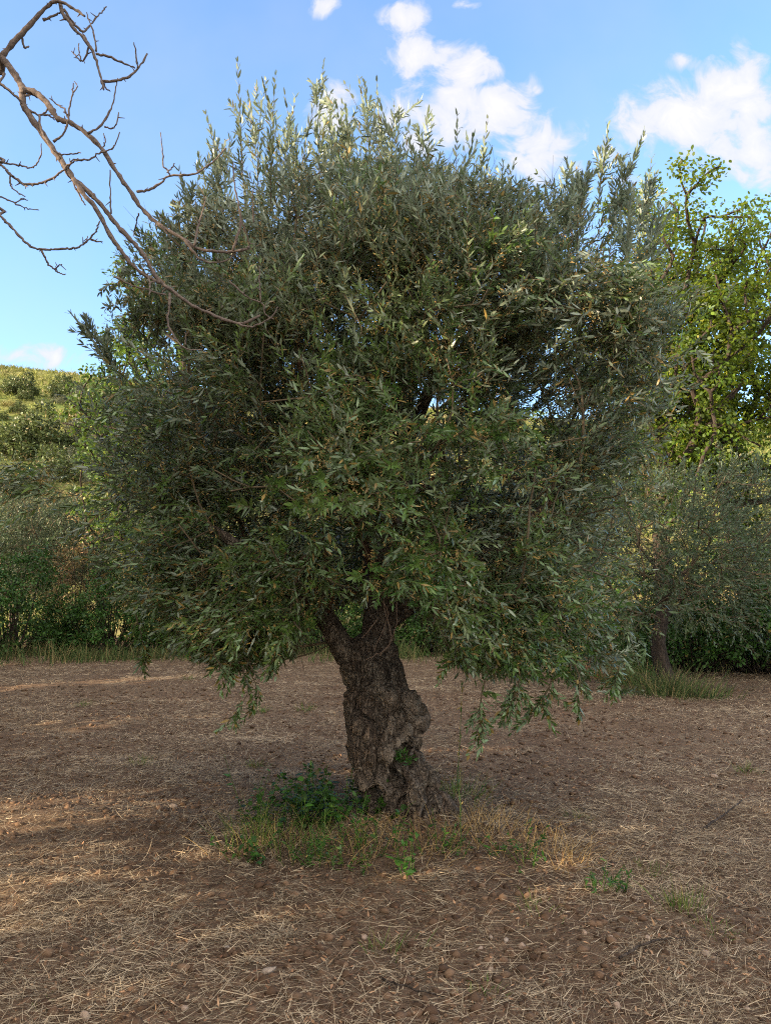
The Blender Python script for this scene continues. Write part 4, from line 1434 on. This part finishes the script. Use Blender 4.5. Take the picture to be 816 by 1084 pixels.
# grass around the small olive at right
for px, py, h, rad, n, lb in [(660, 722, .62, .22, 340, 'thick green grass left of the small olive trunk'), (705, 733, .62, .28, 480, 'thick green grass around the small olive trunk'), (745, 735, .4, .22, 220, 'green grass right of the small olive trunk')]:
    grass_tuft(lb, px, py, n, h, rad, M_TALL, 'grass round the foot of the small olive', 'grass_tuft', .35, .012)
grass_tuft('rusty dead grass clump left of the small olive', 632, 716, 120, .55, .16, tint_mat('rust_grass', (.26, .11, .05), (.36, .2, .09), (.14, .06, .03)), None, 'dry_grass_clump', .3, .008)

# tall thin stalk right of the trunk
def stalk():
    p = gp(487, 905)
    root = thing('weed_stalk', 'tall thin upright weed stalk in front of the root flare', 'weed', p)
    g = Geo()
    pts = [np.array([0, 0, -.03]), np.array([.005, 0, .25]), np.array([-.008, .01, .5]), np.array([.012, 0, .8]), np.array([.02, .02, 1.05])]
    P, r = smooth_path(pts, 5, .002, [.0042, .0036, .003, .002, .001])
    tube(g, P, r, 6)
    g.build('stem', [M_TALL], root)
    g = Geo()
    k = 34
    t = rng.uniform(.15, .98, k)
    c = np.stack([np.interp(t, np.linspace(0, 1, len(P)), P[:, i]) for i in range(3)], 1)
    leaves(g, c, unit(rng.normal(0, .6, (k, 3)) + [0, 0, .9]), rng.normal(size=(k, 3)), rng.uniform(.02, .05, k), rng.uniform(.005, .012, k), tint=np.concatenate([rng.random((k, 2)), (rng.random((k, 1)) < .5) * 1.], 1))
    g.build('foliage', [M_WEED], root)
stalk()

def stone(label, px, py, sx, flat=.6, rz=0.0, sink=.75):
    global rng
    p = gp(px, py)
    sx *= .8
    _, _, v, f = ico()
    s = rng.random() * 50
    V = v * (1 + .25 * fbm(v * 1.3 + s, 2, 3))[:, None]
    for _ in range(9):
        nn = unit(rng.normal(size=3)); c_ = rng.uniform(.55, .85)
        e = np.maximum(V @ nn - c_, 0)
        V = V - e[:, None] * nn * .95
    V = V * (1 + .07 * fbm(v * 5 + s, 2, 5))[:, None]
    V = V * np.array([sx, sx * rng.uniform(.6, .85), sx * flat])
    c, q = math.cos(rz), math.sin(rz)
    V = np.stack([V[:, 0] * c - V[:, 1] * q, V[:, 0] * q + V[:, 1] * c, V[:, 2]], 1)
    g = Geo(); g.add(V, [f])
    o = g.build('stone', [M_STONE], smooth=True)
    o.location = p + [0, 0, sx * flat * (1 - sink) * .8 + .012]
    return tag(o, label, 'stone', 'stones lying in the field')

for px, py, s, fl, rz, lb in [(285, 1027, .040, .55, .3, 'elongated pale stone left of centre near the bottom'), (90, 1078, .028, .8, 0, 'round white stone at the bottom left corner'), (653, 1063, .024, .8, 0, 'round white stone at the bottom right'),
                              (646, 995, .024, .8, 0, 'white stone right of the row of tan stones'), (519, 1022, .022, .7, .5, 'small whitish stone below the row of tan stones'), (552, 997, .030, .6, .2, 'largest of the row of tan stones'),
                              (535, 993, .024, .7, 1, 'second tan stone from the right in the row'), (519, 991, .020, .7, 2, 'leftmost tan stone of the row'), (508, 1000, .020, .6, .7, 'low brown stone left of the tan row'),
                              (618, 989, .022, .7, 1.3, 'brown stone between the tan row and the white stone'), (685, 993, .022, .7, .3, 'brownish stone right of the white stone'), (746, 1010, .028, .7, .2, 'dull brown stone at the right near the edge'),
                              (184, 849, .045, .6, .1, 'grey stone on the dark soil band at left'), (385, 987, .028, .6, .9, 'pale chip of stone under the front weeds'), (790, 1063, .018, .7, .2, 'small brown stone in the bottom right corner'),
                              (196, 1067, .020, .7, .4, 'small brown stone at the bottom left of centre'), (118, 1004, .022, .5, .6, 'flat brown stone low at left'), (240, 1003, .016, .6, 0, 'small chip of stone left of the elongated pale stone'), (755, 818, .05, .5, .4, 'flat stone on the bare soil at right')]:
    stone(lb, px, py, s, fl, rz)

# sticks and the cut olive sprig
def stick(label, pts, r):
    g = Geo()
    q = [gp(*k[:2]) + [0, 0, k[2]] for k in pts]
    P, rr = smooth_path(q, 5, .003, np.linspace(r, r * .5, len(q)))
    tube(g, P, rr, 6)
    tag(g.build('stick', [M_TRUNK2]), label, 'stick', 'sticks lying in the field')
stick('dark bent stick lying in the straw at the right', [(744, 872, .03), (765, 862, .07), (785, 848, .05)], .009)
stick('thin pale stick lying in the straw near the bottom right', [(655, 1018, .03), (690, 1005, .04), (725, 998, .03)], .006)
stick('short stick lying low at the bottom middle', [(405, 1040, .03), (435, 1052, .03), (470, 1062, .03)], .005)

def sprig():
    p = gp(655, 737)
    g = Geo()
    n = 7
    D = np.stack([np.linspace(-1, 1, n) + rng.normal(0, .2, n), rng.normal(-.3, .3, n), rng.uniform(.1, .5, n)], 1)
    shoots(g, np.repeat(np.array([[0, 0, .03]]), n, 0), D, rng.uniform(.2, .35, n), 6, .10, .028, .15, 0, 1, dry=0, twr=.004)
    o = g.build('olive_sprig', [M_OLIVE, M_TWIG]); o.location = p
    tag(o, 'cut olive sprig with silvery leaves lying left of the small olive', 'sprig')
sprig()

# ------------------------------------------------------------------ trees on the sunward side whose shade covers the field
SUN_H = unit(np.array([-1.0, -.45, 0]))
SUN_EL = R(15)
SUN = unit(np.array([SUN_H[0] * math.cos(SUN_EL), SUN_H[1] * math.cos(SUN_EL), math.sin(SUN_EL)]))
sunspots = [(gnd(20, 964), .58, .15), (gnd(200, 889), .26, .05), (gnd(530, 878), .42, .20), (gnd(592, 892), .36, .18), (gnd(12, 693), .8, .2), (gnd(535, 690), .7, .15), (gnd(605, 716), .5, .12), (gnd(240, 690), .5, .1)]
def gap_in_leaves(P):  # crowns carved along sun rays so light reaches sunspots and bare branches
    t = P[:, 2] / SUN[2]
    G = P - SUN * t[:, None]
    ok = np.ones(len(P), bool)
    for c, a, b in sunspots:
        ok &= ((G[:, 0] - c[0]) / (a + .46)) ** 2 + ((G[:, 1] - c[1]) / (b + .37)) ** 2 > 1
    q = P - SUN * ((P[:, 1] - 3.4) / SUN[1])[:, None]
    ok &= ((q[:, 0] + 1.25) / 1.1) ** 2 + ((q[:, 2] - 3.75) / 1.0) ** 2 > 1
    return ok
blk = [(-8.0, 0.3, 8.1, 3.1, .5), (-8.8, 4.9, 8.6, 2.9, .4), (-7.6, -3.6, 7.8, 3.0, .5), (-9.8, 9.0, 7.2, 2.7, .4), (-11.8, 13.2, 6.4, 2.7, .4), (-13.8, 17.5, 4.3, 2.6, .2)]
lbs = ['shade tree on the left of the field opposite the olive', 'shade tree left of the field behind the bare tree', 'shade tree on the left behind the photographer', 'shade tree on the far left of the field', 'shade tree farther along the left side of the field', 'shade tree beyond the left corner of the field']
for i, (x, y, H, rad, base) in enumerate(blk):
    make_broadleaf('broadleaf_tree', lbs[i], put(x, y), H, rad, base, 60 + i, n=420, per=60, leaf=(.17, .115), trunk_r=.2, hole=gap_in_leaves, gapn=-.5, crad=(.35, .6))

# ------------------------------------------------------------------ sky, sun, camera
def build_world():
    w = bpy.data.worlds.new('World')
    sc.world = w
    w.use_nodes = True
    nt = w.node_tree
    nt.nodes.clear()
    N, Lk = nt.nodes, nt.links
    sky = N.new('ShaderNodeTexSky')
    sky.sky_type = 'NISHITA'
    sky.sun_disc = False
    sky.sun_elevation = SUN_EL
    sky.sun_rotation = math.atan2(SUN_H[0], SUN_H[1])
    sky.altitude = 200
    sky.air_density = 1.0
    sky.dust_density = .6
    sky.ozone_density = 3.4
    tc = N.new('ShaderNodeTexCoord')
    sx = N.new('ShaderNodeSeparateXYZ')
    Lk.new(tc.outputs['Generated'], sx.inputs[0])
    yy = math_(nt, 'MAXIMUM', sx.outputs['Y'], .05)
    u = math_(nt, 'DIVIDE', sx.outputs['X'], yy)
    v = math_(nt, 'DIVIDE', sx.outputs['Z'], yy)
    cmb = N.new('ShaderNodeCombineXYZ')
    Lk.new(u, cmb.inputs[0]); Lk.new(v, cmb.inputs[1])
    n1 = nd(nt, 'ShaderNodeTexNoise', i_Scale=19.0, i_Detail=9, i_Roughness=.6, i_Distortion=.6)
    Lk.new(cmb.outputs[0], n1.inputs['Vector'])
    n2 = nd(nt, 'ShaderNodeTexNoise', i_Scale=5.0, i_Detail=4, i_Roughness=.5)
    Lk.new(cmb.outputs[0], n2.inputs['Vector'])
    blobs = [(345, 6, 20, 16, .9), (432, 20, 26, 20, 1.1), (446, 56, 42, 28, 1.25), (495, 80, 44, 30, 1.2), (505, 110, 66, 38, 1.3), (460, 125, 60, 40, 1.1), (350, 118, 28, 30, .9), (572, 158, 46, 34, 1.25), (569, 96, 9, 9, .7),
             (742, 128, 82, 42, 1.3), (780, 98, 55, 46, 1.2), (725, 66, 20, 13, .9), (690, 142, 44, 22, 1), (812, 160, 50, 40, 1.1), (650, 160, 24, 14, .7), (668, 190, 26, 10, .75), (492, 6, 18, 8, .6), (880, 110, 70, 60, 1.2), (25, 378, 70, 14, .8), (790, 185, 60, 14, .7)]
    tot = None
    for px, py, rx, ry, a in blobs:
        d = unit(at(px, py, 10.0) - CAM)
        cu, cv = d[0] / d[1], d[2] / d[1]
        ku, kv = rx / F * 1.02, ry / F * 1.02
        du = math_(nt, 'MULTIPLY_ADD', u, 1 / ku, -cu / ku)
        dv = math_(nt, 'MULTIPLY_ADD', v, 1 / kv, -cv / kv)
        r2 = math_(nt, 'ADD', math_(nt, 'MULTIPLY', du, du), math_(nt, 'MULTIPLY', dv, dv))
        g = math_(nt, 'MULTIPLY', math_(nt, 'EXPONENT', math_(nt, 'MULTIPLY', r2, -1.0)), a)
        tot = g if tot is None else math_(nt, 'MAXIMUM', tot, g)
    nz = math_(nt, 'MULTIPLY_ADD', n1.outputs['Fac'], 2.2, -1.1)
    field = math_(nt, 'ADD', tot, math_(nt, 'MULTIPLY', nz, 1.25))
    mask = nd_range(nt, field, .22, .85)
    mask = math_(nt, 'MULTIPLY', mask, nd_range(nt, tot, .05, .3))
    # thin veil
    veil = math_(nt, 'MULTIPLY', nd_range(nt, n2.outputs['Fac'], .20, .80), .21)
    mask = math_(nt, 'MAXIMUM', math_(nt, 'MULTIPLY', mask, .93), veil)
    shade = nd_range(nt, field, .45, 1.7)
    cc = mixc(nt, SKYC['cloud_lo'], SKYC['cloud_hi'], shade)
    col = mixc(nt, sky.outputs[0], cc, mask)
    # broken bright cloud, unseen, added overhead and behind the viewpoint as fill light
    n3 = nd(nt, 'ShaderNodeTexNoise', i_Scale=2.6, i_Detail=6, i_Roughness=.55)
    Lk.new(tc.outputs['Generated'], n3.inputs['Vector'])
    reg = math_(nt, 'MAXIMUM', nd_range(nt, sx.outputs['Z'], .74, .86), nd_range(nt, sx.outputs['Y'], .12, -.2))
    reg = math_(nt, 'MULTIPLY', reg, nd_range(nt, sx.outputs['Z'], .04, .16))
    m3 = math_(nt, 'MULTIPLY', nd_range(nt, n3.outputs['Fac'], .40, .56), reg)
    col = mixc(nt, col, SKYC['over'], m3)
    bg = N.new('ShaderNodeBackground')
    bg.inputs['Strength'].default_value = SKYC['strength']
    Lk.new(col, bg.inputs['Color'])
    o = N.new('ShaderNodeOutputWorld')
    Lk.new(bg.outputs[0], o.inputs[0])
SKYC = dict(cloud_lo=(1.5, 1.58, 1.82), cloud_hi=(2.15, 2.05, 1.95), over=(6.7, 5.9, 5.1), strength=.15)  # over: unseen cloud added for fill light
build_world()

sun = bpy.data.lights.new('sun', 'SUN')
sun.energy = 5.0
sun.angle = R(.6)
sun.color = (1.0, .80, .56)
so = bpy.data.objects.new('sun', sun)
COL.objects.link(so)
so.rotation_euler = Vector(SUN).to_track_quat('Z', 'Y').to_euler()

cam = bpy.data.cameras.new('camera')
cam.sensor_fit = 'VERTICAL'
cam.sensor_height = 36
cam.lens = 36 * F / 1084
cam.clip_end = 5000
co = bpy.data.objects.new('camera', cam)
COL.objects.link(co)
co.location = CAM
co.rotation_euler = (math.pi / 2 + PITCH, 0, 0)
sc.camera = co

sc.view_settings.view_transform = 'Standard'
sc.view_settings.look = 'None'
sc.view_settings.gamma = 1
sc.view_settings.exposure = 1.82
sc.cycles.max_bounces = 6
sc.cycles.diffuse_bounces = 2
sc.cycles.glossy_bounces = 2
sc.cycles.transmission_bounces = 4
sc.cycles.use_denoising = False
sc.cycles.filter_width = 1.1
sc.cycles.use_adaptive_sampling = True
sc.cycles.adaptive_threshold = .01
